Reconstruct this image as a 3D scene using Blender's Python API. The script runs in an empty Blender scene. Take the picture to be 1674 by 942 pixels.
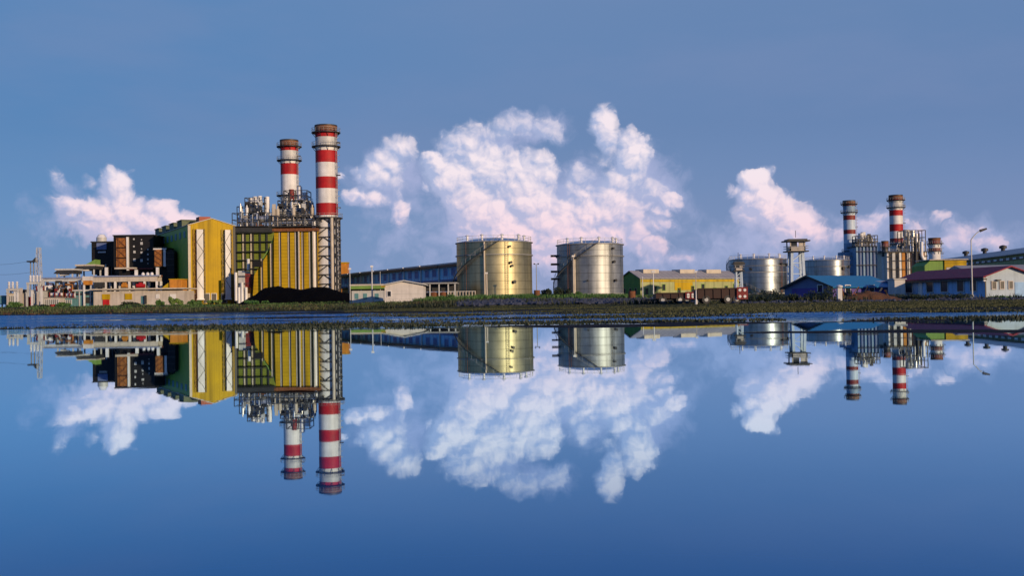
import bpy, math, random
import numpy as np
from mathutils import Vector, Matrix, noise as mnoise
random.seed(11)
R_ = math.radians
S = bpy.context.scene
COL = S.collection

# ------------------------------------------------------------------ camera
F_PX, CX, CY = 1795.0, 837.0, 471.0          # focal length and centre of the 1674 px wide photograph
EYE = 0.6                                    # the camera is held just above a flooded field
PITCH, ROLL = 0.01448, -0.0150
CAM_R = Matrix.Rotation(math.pi/2 + PITCH, 3, 'X') @ Matrix.Rotation(ROLL, 3, 'Z')
cd = bpy.data.cameras.new('camera'); cam = bpy.data.objects.new('camera', cd); COL.objects.link(cam)
cd.sensor_width = 36; cd.lens = 36*F_PX/1674; cd.clip_start = 0.05; cd.clip_end = 20000
cam.matrix_world = Matrix.Translation((0, 0, EYE)) @ CAM_R.to_4x4()
S.camera = cam

def ray(px, py): return CAM_R @ Vector(((px-CX)/F_PX, -(py-CY)/F_PX, -1))
def at(px, py, Y):
    d = ray(px, py); return Vector((0, 0, EYE)) + d*(Y/d.y)

# ------------------------------------------------------------------ terrain heights
_T = {-0.5: [(0,-.3),(25,-.25),(33,-.02),(37,.03),(43,-.02),(60,-.05),(165,-.05),(205,.6),(245,1.45),(300,1.75),(500,2.2),(5000,3)],
      -0.2: [(0,-.3),(22,-.25),(29,-.03),(33,.035),(44,-.005),(60,.0),(140,.03),(200,.8),(250,1.4),(300,1.7),(500,2.2),(5000,3)],
      0.0:  [(0,-.3),(18,-.2),(23,-.04),(27,.025),(40,-.005),(60,.01),(85,.05),(110,.12),(150,.85),(190,1.4),(230,2.0),(300,2.1),(500,2.2),(5000,3)],
      0.2:  [(0,-.3),(14,-.2),(17,-.05),(20,.025),(24,-.005),(29,.012),(34,-.02),(42,-.003),(52,.045),(66,.11),(105,.26),(140,.55),(200,1.2),(250,1.9),(350,2.2),(5000,3)],
      0.5:  [(0,-.3),(12,-.2),(15,-.05),(18,.02),(22,-.01),(27,-.02),(30,.014),(34,-.02),(40,-.01),(48,.04),(60,.11),(110,.3),(150,.47),(200,1.0),(300,2.0),(500,2.2),(5000,3)]}
_TK = sorted(_T)
_TA = {k: (np.array([p[0] for p in v], float), np.array([p[1] for p in v], float)) for k, v in _T.items()}
def g0(x, y):
    s = min(max(x/max(y, 12.0), _TK[0]), _TK[-1])
    for a, b in zip(_TK[:-1], _TK[1:]):
        if s <= b: break
    t = (s-a)/(b-a); t = t*t*(3-2*t)
    return float(np.interp(y, *_TA[a])*(1-t) + np.interp(y, *_TA[b])*t)
def gz(x, y):
    z = g0(x, y)
    if 8 < y < 420:
        amp = .055*min(1, max(0, (y-10)/12))
        n = mnoise.noise(Vector((x/9, y/4.2, 3.1))) + .7*mnoise.noise(Vector((x/3.2, y/1.9, 7.7))) + .3*mnoise.noise(Vector((x/.9, y/.8, 2.7))) - .42
        n2 = mnoise.noise(Vector((x/40, y/16, 1.3)))
        z += amp*n + .03*n2*min(1, max(0, (y-14)/20))
        if y > 120: z += min(1, (y-120)/60)*(.22*mnoise.noise(Vector((x/7, y/7, 5.5))) + .12*mnoise.noise(Vector((x/2, y/2, 9.5))))
    return z

# ------------------------------------------------------------------ materials
MATS = {}
def mat(name, col, rough=.6, metal=0., var=.18, scale=.6, bump=0., streak=0., spec=.5, lines=None, coat=0., ss=1.):
    """Weathered surface: base colour broken by two scales of noise, optional rain streaks and panel joints."""
    if name in MATS: return MATS[name]
    m = bpy.data.materials.new(name); m.use_nodes = True; nt = m.node_tree; N = nt.nodes; L = nt.links
    b = N['Principled BSDF']; b.inputs['Metallic'].default_value = metal
    b.inputs['Specular IOR Level'].default_value = spec; b.inputs['Coat Weight'].default_value = coat
    tc = N.new('ShaderNodeTexCoord')
    n1 = N.new('ShaderNodeTexNoise'); n1.inputs['Scale'].default_value = scale; n1.inputs['Detail'].default_value = 6; n1.inputs['Roughness'].default_value = .65
    L.new(tc.outputs['Object'], n1.inputs['Vector'])
    r = N.new('ShaderNodeMapRange'); r.inputs[1].default_value = .3; r.inputs[2].default_value = .7
    r.inputs[3].default_value = 1-var; r.inputs[4].default_value = 1+var*.6
    L.new(n1.outputs['Fac'], r.inputs[0])
    val = r.outputs[0]
    if streak:
        mp = N.new('ShaderNodeMapping'); mp.inputs['Scale'].default_value = (1.6*ss, 1.6*ss, .07*ss)
        L.new(tc.outputs['Object'], mp.inputs[0])
        n2 = N.new('ShaderNodeTexNoise'); n2.inputs['Scale'].default_value = 1.2; n2.inputs['Detail'].default_value = 5
        L.new(mp.outputs[0], n2.inputs['Vector'])
        r2 = N.new('ShaderNodeMapRange'); r2.inputs[1].default_value = .45; r2.inputs[2].default_value = .75
        r2.inputs[3].default_value = 1; r2.inputs[4].default_value = 1-streak
        L.new(n2.outputs['Fac'], r2.inputs[0])
        mu = N.new('ShaderNodeMath'); mu.operation = 'MULTIPLY'; L.new(val, mu.inputs[0]); L.new(r2.outputs[0], mu.inputs[1]); val = mu.outputs[0]
    if lines:
        axis, period, depth = lines[:3]; thin = lines[3] if len(lines) > 3 else .2
        sx = N.new('ShaderNodeSeparateXYZ'); L.new(tc.outputs['Object'], sx.inputs[0])
        src = sx.outputs[axis] if axis in 'XYZ' else None
        if src is None:
            ad = N.new('ShaderNodeMath'); ad.operation = 'ADD'; L.new(sx.outputs['X'], ad.inputs[0]); L.new(sx.outputs['Y'], ad.inputs[1]); src = ad.outputs[0]
        dv = N.new('ShaderNodeMath'); dv.operation = 'DIVIDE'; dv.inputs[1].default_value = period; L.new(src, dv.inputs[0])
        fr = N.new('ShaderNodeMath'); fr.operation = 'FRACT'; L.new(dv.outputs[0], fr.inputs[0])
        lt = N.new('ShaderNodeMath'); lt.operation = 'LESS_THAN'; lt.inputs[1].default_value = thin; L.new(fr.outputs[0], lt.inputs[0])
        m2 = N.new('ShaderNodeMath'); m2.operation = 'MULTIPLY_ADD'; m2.inputs[1].default_value = -depth; m2.inputs[2].default_value = 1; L.new(lt.outputs[0], m2.inputs[0])
        mu = N.new('ShaderNodeMath'); mu.operation = 'MULTIPLY'; L.new(val, mu.inputs[0]); L.new(m2.outputs[0], mu.inputs[1]); val = mu.outputs[0]
    sc = N.new('ShaderNodeVectorMath'); sc.operation = 'SCALE'; sc.inputs[0].default_value = col
    L.new(val, sc.inputs['Scale']); L.new(sc.outputs[0], b.inputs['Base Color'])
    rr = N.new('ShaderNodeMapRange'); rr.inputs[3].default_value = max(.02, rough-.1); rr.inputs[4].default_value = min(1, rough+.12)
    L.new(n1.outputs['Fac'], rr.inputs[0]); L.new(rr.outputs[0], b.inputs['Roughness'])
    if bump:
        n3 = N.new('ShaderNodeTexNoise'); n3.inputs['Scale'].default_value = scale*6; n3.inputs['Detail'].default_value = 4
        L.new(tc.outputs['Object'], n3.inputs['Vector'])
        bp = N.new('ShaderNodeBump'); bp.inputs['Strength'].default_value = bump; bp.inputs['Distance'].default_value = .2
        L.new(n3.outputs['Fac'], bp.inputs['Height']); L.new(bp.outputs[0], b.inputs['Normal'])
    MATS[name] = m; return m

YEL   = mat('mustard_cladding', (.49, .325, .008), .6, spec=.2, var=.2, scale=.15, streak=.4, lines=('H', 1.3, .12), ss=.3)
YELH  = mat('mustard_panel', (.5, .33, .01), .6, spec=.2, var=.24, scale=.2, streak=.4, lines=('Z', .95, .22), ss=.35)
ORG   = mat('orange_paint', (.55, .22, .02), .6, var=.25, scale=.7, streak=.3)
WHT   = mat('white_paint', (.74, .75, .78), .55, var=.2, scale=.3, streak=.38, ss=.3)
CREAM = mat('cream_render', (.52, .48, .45), .8, var=.18, scale=.5, streak=.25)
BEIGE = mat('beige_steel', (.52, .47, .4), .6, var=.2, scale=.7, streak=.2)
RED   = mat('red_paint', (.46, .014, .02), .6, var=.32, scale=.3, streak=.5, spec=.3, ss=.3)
DRED  = mat('dull_red_paint', (.2, .02, .02), .6, var=.3, scale=.7, streak=.3)
GREY  = mat('grey_steel', (.3, .31, .32), .5, metal=.2, var=.2, scale=.8, streak=.15)
LGREY = mat('pale_grey_paint', (.5, .52, .54), .5, var=.18, scale=.6, streak=.2)
DARK  = mat('dark_steel', (.03, .032, .036), .55, var=.3, scale=.8)
BLACK = mat('black_louvre', (.011, .011, .013), .6, var=.3, scale=.8, lines=('Z', .6, .5), spec=.3)
RUST  = mat('rust', (.2, .075, .03), .8, var=.45, scale=1.5, streak=.3)
MAROON= mat('maroon_paint', (.03, .007, .006), .6, var=.35, scale=1.2, streak=.3)
ALU   = mat('aluminium_shell', (.34, .37, .4), .46, metal=.82, var=.28, scale=.3, streak=.5, lines=('Z', 1.75, .35, .09), ss=.4)
ALUR  = mat('aluminium_roof', (.6, .61, .62), .4, metal=.9, var=.15, scale=.4)
STEEL = mat('galvanised_pipe', (.62, .63, .65), .35, metal=.75, var=.2, scale=1.2)
TEAL  = mat('teal_paint', (.1, .26, .3), .6, var=.25, scale=.7, streak=.3)
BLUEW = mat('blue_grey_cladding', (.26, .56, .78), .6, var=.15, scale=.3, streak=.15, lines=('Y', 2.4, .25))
BLUER = mat('blue_roof_sheet', (.012, .145, .33), .4, var=.15, scale=.4, streak=.15, lines=('Y', .9, .2))
VIOLET= mat('violet_wall', (.1, .07, .3), .8, var=.2, scale=.6)
SLATE = mat('slate_blue_panel', (.12, .17, .35), .7, var=.2, scale=.6)
REDR  = mat('red_tile_roof', (.26, .03, .06), .75, var=.4, scale=1.4, lines=('Y', .5, .25), bump=.3)
GREENW= mat('pale_green_wall', (.35, .38, .17), .7, var=.15, scale=.4, streak=.2, lines=('Y', 3., .2))
GREENP= mat('green_panel', (.16, .3, .06), .7, var=.2, scale=.5, streak=.2)
ROOFG = mat('grey_roof_sheet', (.33, .32, .33), .6, var=.2, scale=.4, streak=.2, lines=('Y', 1.5, .15))
BLUEP = mat('pale_blue_and_shade', (.3, .5, .8), .75, var=.18, scale=.7, streak=.25)  # also puts the shade on the red-roofed house's long side into the colour
HOUSEW= mat('white_render', (.62, .6, .6), .8, var=.14, scale=.7, streak=.2)
GLASS = mat('dark_window_glass', (.012, .016, .025), .3, var=.1, spec=.4)
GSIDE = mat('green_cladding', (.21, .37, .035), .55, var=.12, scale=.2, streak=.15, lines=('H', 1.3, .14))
GRIB  = mat('green_shade_ribbed_panel', (.17, .22, .025), .55, var=.15, scale=.3, streak=.22, lines=('Z', .95, .22))  # shade on the farther boiler is put into this dark green casing colour
FARB  = mat('blue_shade_casing', (.2, .33, .5), .6, var=.2, scale=.3, streak=.2)  # blue shade of the far boiler and chimney put into the colour
BWHT  = mat('white_and_blue_shade_paint', (.46, .58, .74), .5, var=.14, scale=.7, streak=.15)  # far chimney's blue shade put into its white; tower legs share it
ALUY  = mat('yellow_olive_aluminium', (.42, .39, .25), .42, metal=.85, var=.3, scale=.2, streak=.5, lines=('Z', 1.75, .35, .09), ss=.4)  # yellow-olive tint over the whole shell
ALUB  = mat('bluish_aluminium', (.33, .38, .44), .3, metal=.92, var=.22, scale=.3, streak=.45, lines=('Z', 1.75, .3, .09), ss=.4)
MONI  = mat('dull_green_sheet', (.1, .13, .08), .7, var=.3, scale=.8)
OBAY  = mat('brown_orange_paint', (.34, .13, .025), .65, var=.4, scale=1., streak=.4)
RORG  = mat('red_orange_paint', (.3, .06, .025), .6, var=.2, scale=.7)
SALM  = mat('salmon_primer', (.55, .3, .2), .6, var=.3, scale=.5, streak=.3)
TRED  = mat('tail_red_paint', (.17, .007, .01), .5, var=.3, scale=2.)
GABW  = mat('cool_white_render', (.42, .52, .64), .8, var=.14, scale=.7, streak=.2)
COAL  = mat('coal', (.0035, .0034, .004), .95, var=.5, scale=2., bump=.8, spec=.03)
ROCK  = mat('bank_stone', (.04, .05, .085), .75, var=.5, scale=1.2, bump=.4)
CONC  = mat('concrete', (.3, .29, .27), .85, var=.2, scale=.8, streak=.2)
EARTH = mat('brown_earth', (.09, .04, .02), .95, var=.4, scale=1.2, bump=.6)
LAMPG = mat('lamp_lens', (.7, .7, .72), .3, var=.05)
BARK  = mat('bark', (.07, .05, .035), .9, var=.3, scale=3)
def leafmat(name, c):
    m = mat(name, c, .6, var=.5, scale=2.5); b = m.node_tree.nodes['Principled BSDF']
    b.inputs['Subsurface Weight'].default_value = 0
    return m
LEAF  = leafmat('leaf_green', (.05, .12, .022)); LEAFD = leafmat('dark_leaf', (.013, .026, .01)); LEAFL = leafmat('light_leaf', (.11, .19, .035))
DRYG  = leafmat('olive_grass', (.05, .062, .018)); GRN = leafmat('bright_grass', (.04, .12, .02))

# ------------------------------------------------------------------ mesh builder
class MB:
    def __init__(s): s.v = []; s.f = []; s.m = []; s.s = []; s.mats = []; s.cur = 0
    def use(s, m):
        if m not in s.mats: s.mats.append(m)
        s.cur = s.mats.index(m); return s
    def face(s, idx, smooth=False): s.f.append(idx); s.m.append(s.cur); s.s.append(smooth)
    def poly(s, pts):
        k = len(s.v); s.v += [tuple(p) for p in pts]; s.face(list(range(k, k+len(pts))))
    def box(s, a, b):
        x0, x1 = sorted((a[0], b[0])); y0, y1 = sorted((a[1], b[1])); z0, z1 = sorted((a[2], b[2])); k = len(s.v)
        s.v += [(x0,y0,z0),(x1,y0,z0),(x1,y1,z0),(x0,y1,z0),(x0,y0,z1),(x1,y0,z1),(x1,y1,z1),(x0,y1,z1)]
        for q in ((3,2,1,0),(4,5,6,7),(0,1,5,4),(1,2,6,5),(2,3,7,6),(3,0,4,7)): s.face([k+i for i in q])
        return s
    def cbox(s, c, sz): return s.box([c[i]-sz[i]/2 for i in range(3)], [c[i]+sz[i]/2 for i in range(3)])
    def tube(s, p0, p1, r, n=6, r1=None):
        p0, p1 = Vector(p0), Vector(p1); r1 = r if r1 is None else r1
        d = (p1-p0)
        if d.length < 1e-6: return s
        d.normalize(); a = d.orthogonal().normalized(); b = d.cross(a); k = len(s.v)
        for p, q in ((p0, r), (p1, r1)):
            for i in range(n):
                t = 2*math.pi*i/n; s.v.append(tuple(p + a*math.cos(t)*q + b*math.sin(t)*q))
        for i in range(n):
            j = (i+1) % n; s.face([k+i, k+j, k+n+j, k+n+i], n > 5)
        k2 = len(s.v); s.v += s.v[k:k+2*n]
        s.face([k2+i for i in reversed(range(n))]); s.face([k2+n+i for i in range(n)])
        return s
    def path(s, pts, r, n=6):
        for a, b in zip(pts[:-1], pts[1:]): s.tube(a, b, r, n)
        return s
    def bar(s, p0, p1, w): return s.tube(p0, p1, w*.7, 4)
    def ring(s, c, r, t, n=32, arc=(0, 2*math.pi)):
        pts = []
        full = abs(arc[1]-arc[0]-2*math.pi) < 1e-6
        for i in range(n+1):
            a = arc[0]+(arc[1]-arc[0])*i/n; pts.append((c[0]+r*math.cos(a), c[1]+r*math.sin(a), c[2]))
        return s.path(pts, t, 4)
    def annulus(s, c, r0, r1, h, n=32):
        k = len(s.v)
        for rr, zz in ((r0, 0), (r1, 0), (r1, h), (r0, h)):
            for i in range(n):
                a = 2*math.pi*i/n; s.v.append((c[0]+rr*math.cos(a), c[1]+rr*math.sin(a), c[2]+zz))
        for q in range(4):
            for i in range(n):
                j = (i+1) % n; q2 = (q+1) % 4; s.face([k+q*n+i, k+q*n+j, k+q2*n+j, k+q2*n+i])
        return s
    def lathe(s, c, prof, n=40, capb=False, capt=False):
        """prof: list of (radius, z, material or None); the material colours the band below to above that point."""
        for (ra, za, ma), (rb, zb, mb_) in zip(prof[:-1], prof[1:]):
            if mb_ is not None: s.use(mb_)
            k = len(s.v)
            for rr, zz in ((ra, za), (rb, zb)):
                for i in range(n):
                    a = 2*math.pi*i/n; s.v.append((c[0]+rr*math.cos(a), c[1]+rr*math.sin(a), c[2]+zz))
            for i in range(n):
                j = (i+1) % n; s.face([k+i, k+j, k+n+j, k+n+i], True)
        for flag, (rr, zz, _) in ((capb, prof[0]), (capt, prof[-1])):
            if flag:
                k = len(s.v)
                for i in range(n):
                    a = 2*math.pi*i/n; s.v.append((c[0]+rr*math.cos(a), c[1]+rr*math.sin(a), c[2]+zz))
                s.face([k+i for i in range(n)])
        return s
    def prism(s, pts, d):
        """polygon pts (3D) extruded by vector d"""
        n = len(pts); k = len(s.v); d = Vector(d)
        s.v += [tuple(p) for p in pts] + [tuple(Vector(p)+d) for p in pts]
        s.face(list(reversed(range(k, k+n)))); s.face([k+n+i for i in range(n)])
        for i in range(n):
            j = (i+1) % n; s.face([k+i, k+j, k+n+j, k+n+i])
        return s
    def build(s, name, m=None, parent=None, label=None, kind=None):
        me = bpy.data.meshes.new(name); me.from_pydata(s.v, [], s.f)
        if m is not None and not s.mats: me.materials.append(m)
        for q in s.mats: me.materials.append(q)
        if s.mats: me.polygons.foreach_set('material_index', s.m)
        me.polygons.foreach_set('use_smooth', s.s); me.update()
        o = bpy.data.objects.new(name, me); COL.objects.link(o)
        if parent is not None: o.parent = parent
        if label: o['label'] = label
        if kind: o['kind'] = kind
        return o

def tag(o, label, cat, group=None, kind=None):
    o['label'] = label; o['category'] = cat
    if group: o['group'] = group
    if kind: o['kind'] = kind
    return o
def thing(name, label, cat, loc=(0,0,0), rotz=0., group=None):
    o = bpy.data.objects.new(name, None); COL.objects.link(o); o.empty_display_size = .5
    o.location = loc; o.rotation_euler = (0, 0, rotz)
    return tag(o, label, cat, group)
def copy_tree(o, loc, label=None, rotz=None, scale=None):
    c = o.copy(); COL.objects.link(c); c.location = loc
    if rotz is not None: c.rotation_euler = (0, 0, rotz)
    if scale is not None: c.scale = (scale,)*3
    if label: c['label'] = label
    for ch in list(o.children):
        d = ch.copy(); COL.objects.link(d); d.parent = c
        for g in list(ch.children):
            e = g.copy(); COL.objects.link(e); e.parent = d
    return c
def base(px, Y, py=490):
    p = at(px, py, Y); return Vector((p.x, Y, gz(p.x, Y)-.05))

# ================================================================== SETTING: ground and water
def build_ground():
    ys = []
    y = -300.
    while y < 6: ys.append(y); y += 30 if y < -30 else 6
    y = 8.
    while y < 5200:
        ys.append(y); y += max(.22, y*.011) if y < 130 else y*.03
    cs = np.tanh(np.linspace(-1.35, 1.35, 260)); cs = np.sign(cs)*(np.abs(cs)/abs(cs[0]))**1.0
    sx = np.concatenate([np.linspace(-4, -.75, 14)[:-1], np.linspace(-.75, .75, 300), np.linspace(.75, 4, 14)[1:]])
    V = []; n = len(sx)
    for y in ys:
        w = max(y, 60 if y < 0 else 14) if y > 0 else 80
        for s in sx:
            x = s*(max(y, 14.))if y > 0 else s*80
            z = gz(x, y) if y > 0 else -.3
            if y < -40: z = min(.4, -.3 + (-40-y)*.01)
            if abs(s) > 1.2 and y < 60: z = min(.3, z + (abs(s)-1.2)*.3)
            V.append((x, y, z))
    Fc = []
    for j in range(len(ys)-1):
        for i in range(n-1):
            k = j*n+i; Fc.append((k, k+1, k+n+1, k+n))
    me = bpy.data.meshes.new('ground'); me.from_pydata(V, [], Fc); me.polygons.foreach_set('use_smooth', [True]*len(Fc))
    m = bpy.data.materials.new('wet_field'); m.use_nodes = True; nt = m.node_tree; N = nt.nodes; L = nt.links
    b = N['Principled BSDF']
    geo = N.new('ShaderNodeNewGeometry'); sp = N.new('ShaderNodeSeparateXYZ'); L.new(geo.outputs['Position'], sp.inputs[0])
    mp = N.new('ShaderNodeMapping'); mp.inputs['Scale'].default_value = (.12, .3, 1); L.new(geo.outputs['Position'], mp.inputs[0])
    n1 = N.new('ShaderNodeTexNoise'); n1.inputs['Scale'].default_value = 1.; n1.inputs['Detail'].default_value = 8; n1.inputs['Roughness'].default_value = .7
    L.new(mp.outputs[0], n1.inputs['Vector'])
    n2 = N.new('ShaderNodeTexNoise'); n2.inputs['Scale'].default_value = 2.5; n2.inputs['Detail'].default_value = 6
    L.new(geo.outputs['Position'], n2.inputs['Vector'])
    gr = N.new('ShaderNodeValToRGB'); gr.color_ramp.elements[0].color = (.03,.02,.018,1); gr.color_ramp.elements[1].color = (.07,.07,.02,1)
    e = gr.color_ramp.elements.new(.5); e.color = (.034,.042,.015,1); gr.color_ramp.elements[0].position = .35; gr.color_ramp.elements[2].position = .68
    L.new(n1.outputs['Fac'], gr.inputs[0])
    mud = N.new('ShaderNodeValToRGB'); mud.color_ramp.elements[0].color = (.006,.008,.013,1); mud.color_ramp.elements[1].color = (.03,.03,.034,1)
    L.new(n2.outputs['Fac'], mud.inputs[0])
    ad = N.new('ShaderNodeMath'); ad.operation = 'MULTIPLY_ADD'; ad.inputs[1].default_value = .1; L.new(n1.outputs['Fac'], ad.inputs[0]); L.new(sp.outputs['Z'], ad.inputs[2])
    wet = N.new('ShaderNodeMapRange'); wet.interpolation_type = 'SMOOTHSTEP'; wet.inputs[1].default_value = .08; wet.inputs[2].default_value = .16
    L.new(ad.outputs[0], wet.inputs[0])
    mx = N.new('ShaderNodeMix'); mx.data_type = 'RGBA'; L.new(wet.outputs[0], mx.inputs[0]); L.new(mud.outputs[0], mx.inputs[6]); L.new(gr.outputs[0], mx.inputs[7])
    L.new(mx.outputs[2], b.inputs['Base Color'])
    rg = N.new('ShaderNodeMapRange'); rg.inputs[3].default_value = .8; rg.inputs[4].default_value = .95; L.new(wet.outputs[0], rg.inputs[0]); L.new(rg.outputs[0], b.inputs['Roughness'])
    spn = N.new('ShaderNodeMapRange'); spn.inputs[3].default_value = .03; spn.inputs[4].default_value = .08; L.new(wet.outputs[0], spn.inputs[0]); L.new(spn.outputs[0], b.inputs['Specular IOR Level'])
    bp = N.new('ShaderNodeBump'); bp.inputs['Strength'].default_value = .7; bp.inputs['Distance'].default_value = .08; L.new(n2.outputs['Fac'], bp.inputs['Height']); L.new(bp.outputs[0], b.inputs['Normal'])
    me.materials.append(m)
    o = bpy.data.objects.new('ground', me); COL.objects.link(o); o['kind'] = 'structure'
build_ground()

def build_water():
    ys = [-260, -60, 0, 10, 20, 40, 80, 150, 230]
    me = bpy.data.meshes.new('water')
    V = []; Fc = []
    for y in ys:
        for x in (-420, -150, 0, 150, 420): V.append((x, y, 0))
    for j in range(len(ys)-1):
        for i in range(4): k = j*5+i; Fc.append((k, k+1, k+6, k+5))
    me.from_pydata(V, [], Fc)
    m = bpy.data.materials.new('flood_water'); m.use_nodes = True; nt = m.node_tree; N = nt.nodes; L = nt.links
    N.remove(N['Principled BSDF']); out = N['Material Output']
    geo = N.new('ShaderNodeNewGeometry'); sp = N.new('ShaderNodeSeparateXYZ'); L.new(geo.outputs['Position'], sp.inputs[0])
    # wind ruffles the far open water in streaks; the sheltered near pool is a mirror
    mp = N.new('ShaderNodeMapping'); mp.inputs['Scale'].default_value = (.02, .09, 1); L.new(geo.outputs['Position'], mp.inputs[0])
    ns = N.new('ShaderNodeTexNoise'); ns.inputs['Scale'].default_value = 1.; ns.inputs['Detail'].default_value = 5; L.new(mp.outputs[0], ns.inputs['Vector'])
    yy = N.new('ShaderNodeMapRange'); yy.interpolation_type = 'SMOOTHSTEP'; yy.inputs[1].default_value = 27; yy.inputs[2].default_value = 52; L.new(sp.outputs['Y'], yy.inputs[0])
    rs = N.new('ShaderNodeMapRange'); rs.interpolation_type = 'SMOOTHSTEP'; rs.inputs[1].default_value = .36; rs.inputs[2].default_value = .5; L.new(ns.outputs['Fac'], rs.inputs[0])
    ruf = N.new('ShaderNodeMath'); ruf.operation = 'MULTIPLY'; L.new(yy.outputs[0], ruf.inputs[0]); L.new(rs.outputs[0], ruf.inputs[1])
    w1 = N.new('ShaderNodeTexNoise'); w1.inputs['Scale'].default_value = 1.3; w1.inputs['Detail'].default_value = 3; L.new(geo.outputs['Position'], w1.inputs['Vector'])
    bs = N.new('ShaderNodeMath'); bs.operation = 'MULTIPLY_ADD'; bs.inputs[1].default_value = .95; bs.inputs[2].default_value = .0003; L.new(ruf.outputs[0], bs.inputs[0])
    bp = N.new('ShaderNodeBump'); bp.inputs['Distance'].default_value = 2.6; L.new(bs.outputs[0], bp.inputs['Strength']); L.new(w1.outputs['Fac'], bp.inputs['Height'])
    rr = N.new('ShaderNodeMapRange'); rr.inputs[3].default_value = .012; rr.inputs[4].default_value = .12; L.new(ruf.outputs[0], rr.inputs[0])
    gl = N.new('ShaderNodeBsdfGlossy'); gl.inputs['Color'].default_value = (.69, .89, 1., 1); L.new(rr.outputs[0], gl.inputs['Roughness']); L.new(bp.outputs[0], gl.inputs['Normal'])
    df = N.new('ShaderNodeBsdfDiffuse'); df.inputs['Color'].default_value = (.0, .115, .38, 1)
    lw = N.new('ShaderNodeLayerWeight'); lw.inputs['Blend'].default_value = .5; L.new(bp.outputs[0], lw.inputs['Normal'])
    fr = N.new('ShaderNodeMapRange'); fr.interpolation_type = 'SMOOTHSTEP'; L.new(lw.outputs['Facing'], fr.inputs[0])
    for i_, v_ in zip((1, 2, 3, 4), (.71, .93, .18, .99)): fr.inputs[i_].default_value = v_
    mx = N.new('ShaderNodeMixShader'); L.new(fr.outputs[0], mx.inputs[0]); L.new(df.outputs[0], mx.inputs[1]); L.new(gl.outputs[0], mx.inputs[2])
    L.new(mx.outputs[0], out.inputs['Surface'])
    me.materials.append(m)
    o = bpy.data.objects.new('water', me); COL.objects.link(o); o['kind'] = 'structure'
build_water()

# ================================================================== CHIMNEY STACKS
def stack(label, px, Y, hw, bands, platforms, cap, frame=None, group='striped chimney stacks of the power station', plain_railing=True):
    """bands: [(pixel row where a colour starts going down, material)] and the last pixel row closes the shaft."""
    top = at(px, bands[0][0], Y); bot = at(px, bands[-1][0], Y)
    X = at(px, (bands[0][0]+bands[-1][0])/2, Y).x
    k = Y/F_PX; r = hw*k; gzv = gz(X, Y)
    t = thing('chimney_stack', label, 'chimney', (X, Y, gzv-.1), 0, group)
    zb = lambda py: at(px, py, Y).z - (gzv-.1)
    prof = [(r, 0, None)]
    rows = list(reversed(bands))
    z_end = zb(rows[0][0])
    mlow = rows[0][1] or rows[1][1]
    if z_end > .3: prof.append((r, z_end, mlow))
    for (ya, ma), (yb, mb_) in zip(rows[:-1], rows[1:]): prof.append((r, zb(yb), mb_))
    MB().lathe((0,0,0), prof, 40, capt=False).build('shaft', parent=t)
    zt = zb(bands[0][0])
    c = MB(); c.lathe((0,0,0), [(r*1.04, zt-cap*k, None), (r*1.06, zt-.25*cap*k, RUST), (r*1.06, zt, DARK), (r*.86, zt, DARK), (r*.84, zt-2.5, DARK)], 40); c.build('cap', parent=t)
    for (py, ov) in platforms:
        z = zb(py); p = MB().annulus((0,0,z-.15), r*1.002, r+ov*k, .25, 32)
        for i in range(10):
            a = 2*math.pi*i/10; ca, sa = math.cos(a), math.sin(a)
            p.bar((ca*r, sa*r, z-1.2), (ca*(r+ov*k*.9), sa*(r+ov*k*.9), z-.1), .12)
        po = p.build('platform', DARK, t)
        q = MB().ring((0,0,z+1.15), r+ov*k*.96, .05, 32); q.ring((0,0,z+.6), r+ov*k*.96, .035, 32)
        for i in range(20):
            a = 2*math.pi*i/20; q.bar(((r+ov*k*.96)*math.cos(a), (r+ov*k*.96)*math.sin(a), z+.1), ((r+ov*k*.96)*math.cos(a), (r+ov*k*.96)*math.sin(a), z+1.15), .06)
        q.build('railing', GREY, po)
    # caged ladder on the sunny side
    a0 = R_(-25); lx, ly = (r+.45)*math.cos(a0), (r+.45)*math.sin(a0); l = MB()
    z0 = 3.0; z1 = zt-1
    tx, ty = -math.sin(a0)*.35, math.cos(a0)*.35
    for sg in (-1, 1): l.bar((lx+sg*tx, ly+sg*ty, z0), (lx+sg*tx, ly+sg*ty, z1), .09)
    z = z0
    while z < z1:
        l.bar((lx-tx, ly-ty, z), (lx+tx, ly+ty, z), .05); z += .8
    z = z0+2
    while z < z1:
        l.ring((lx+.45*math.cos(a0), ly+.45*math.sin(a0), z), .5, .04, 8); z += 1.6
    l.build('ladder', GREY, t)
    for z in np.linspace(zt*.35, zt*.9, 4):
        b = MB(); a = R_(-12); b.cbox(((r+.5)*math.cos(a), (r+.5)*math.sin(a), z), (1.1, .9, .25)); b.build('ladder_landing', DARK, t)
    return t, zb, k, r

w = WHT; rd = RED; gy = LGREY
t, zb, k, r = stack('tall striped chimney rising out of a lattice frame, tallest and nearest of all', 534.5, 300, 17.5,
    [(205, DRED), (216, rd), (225, gy), (241, w), (247, rd), (266.5, w), (290, rd), (309, w), (333, rd), (352.5, WHT), (492, None)],
    [(217, 6), (240, 6), (357, 8)], 9)
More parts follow.
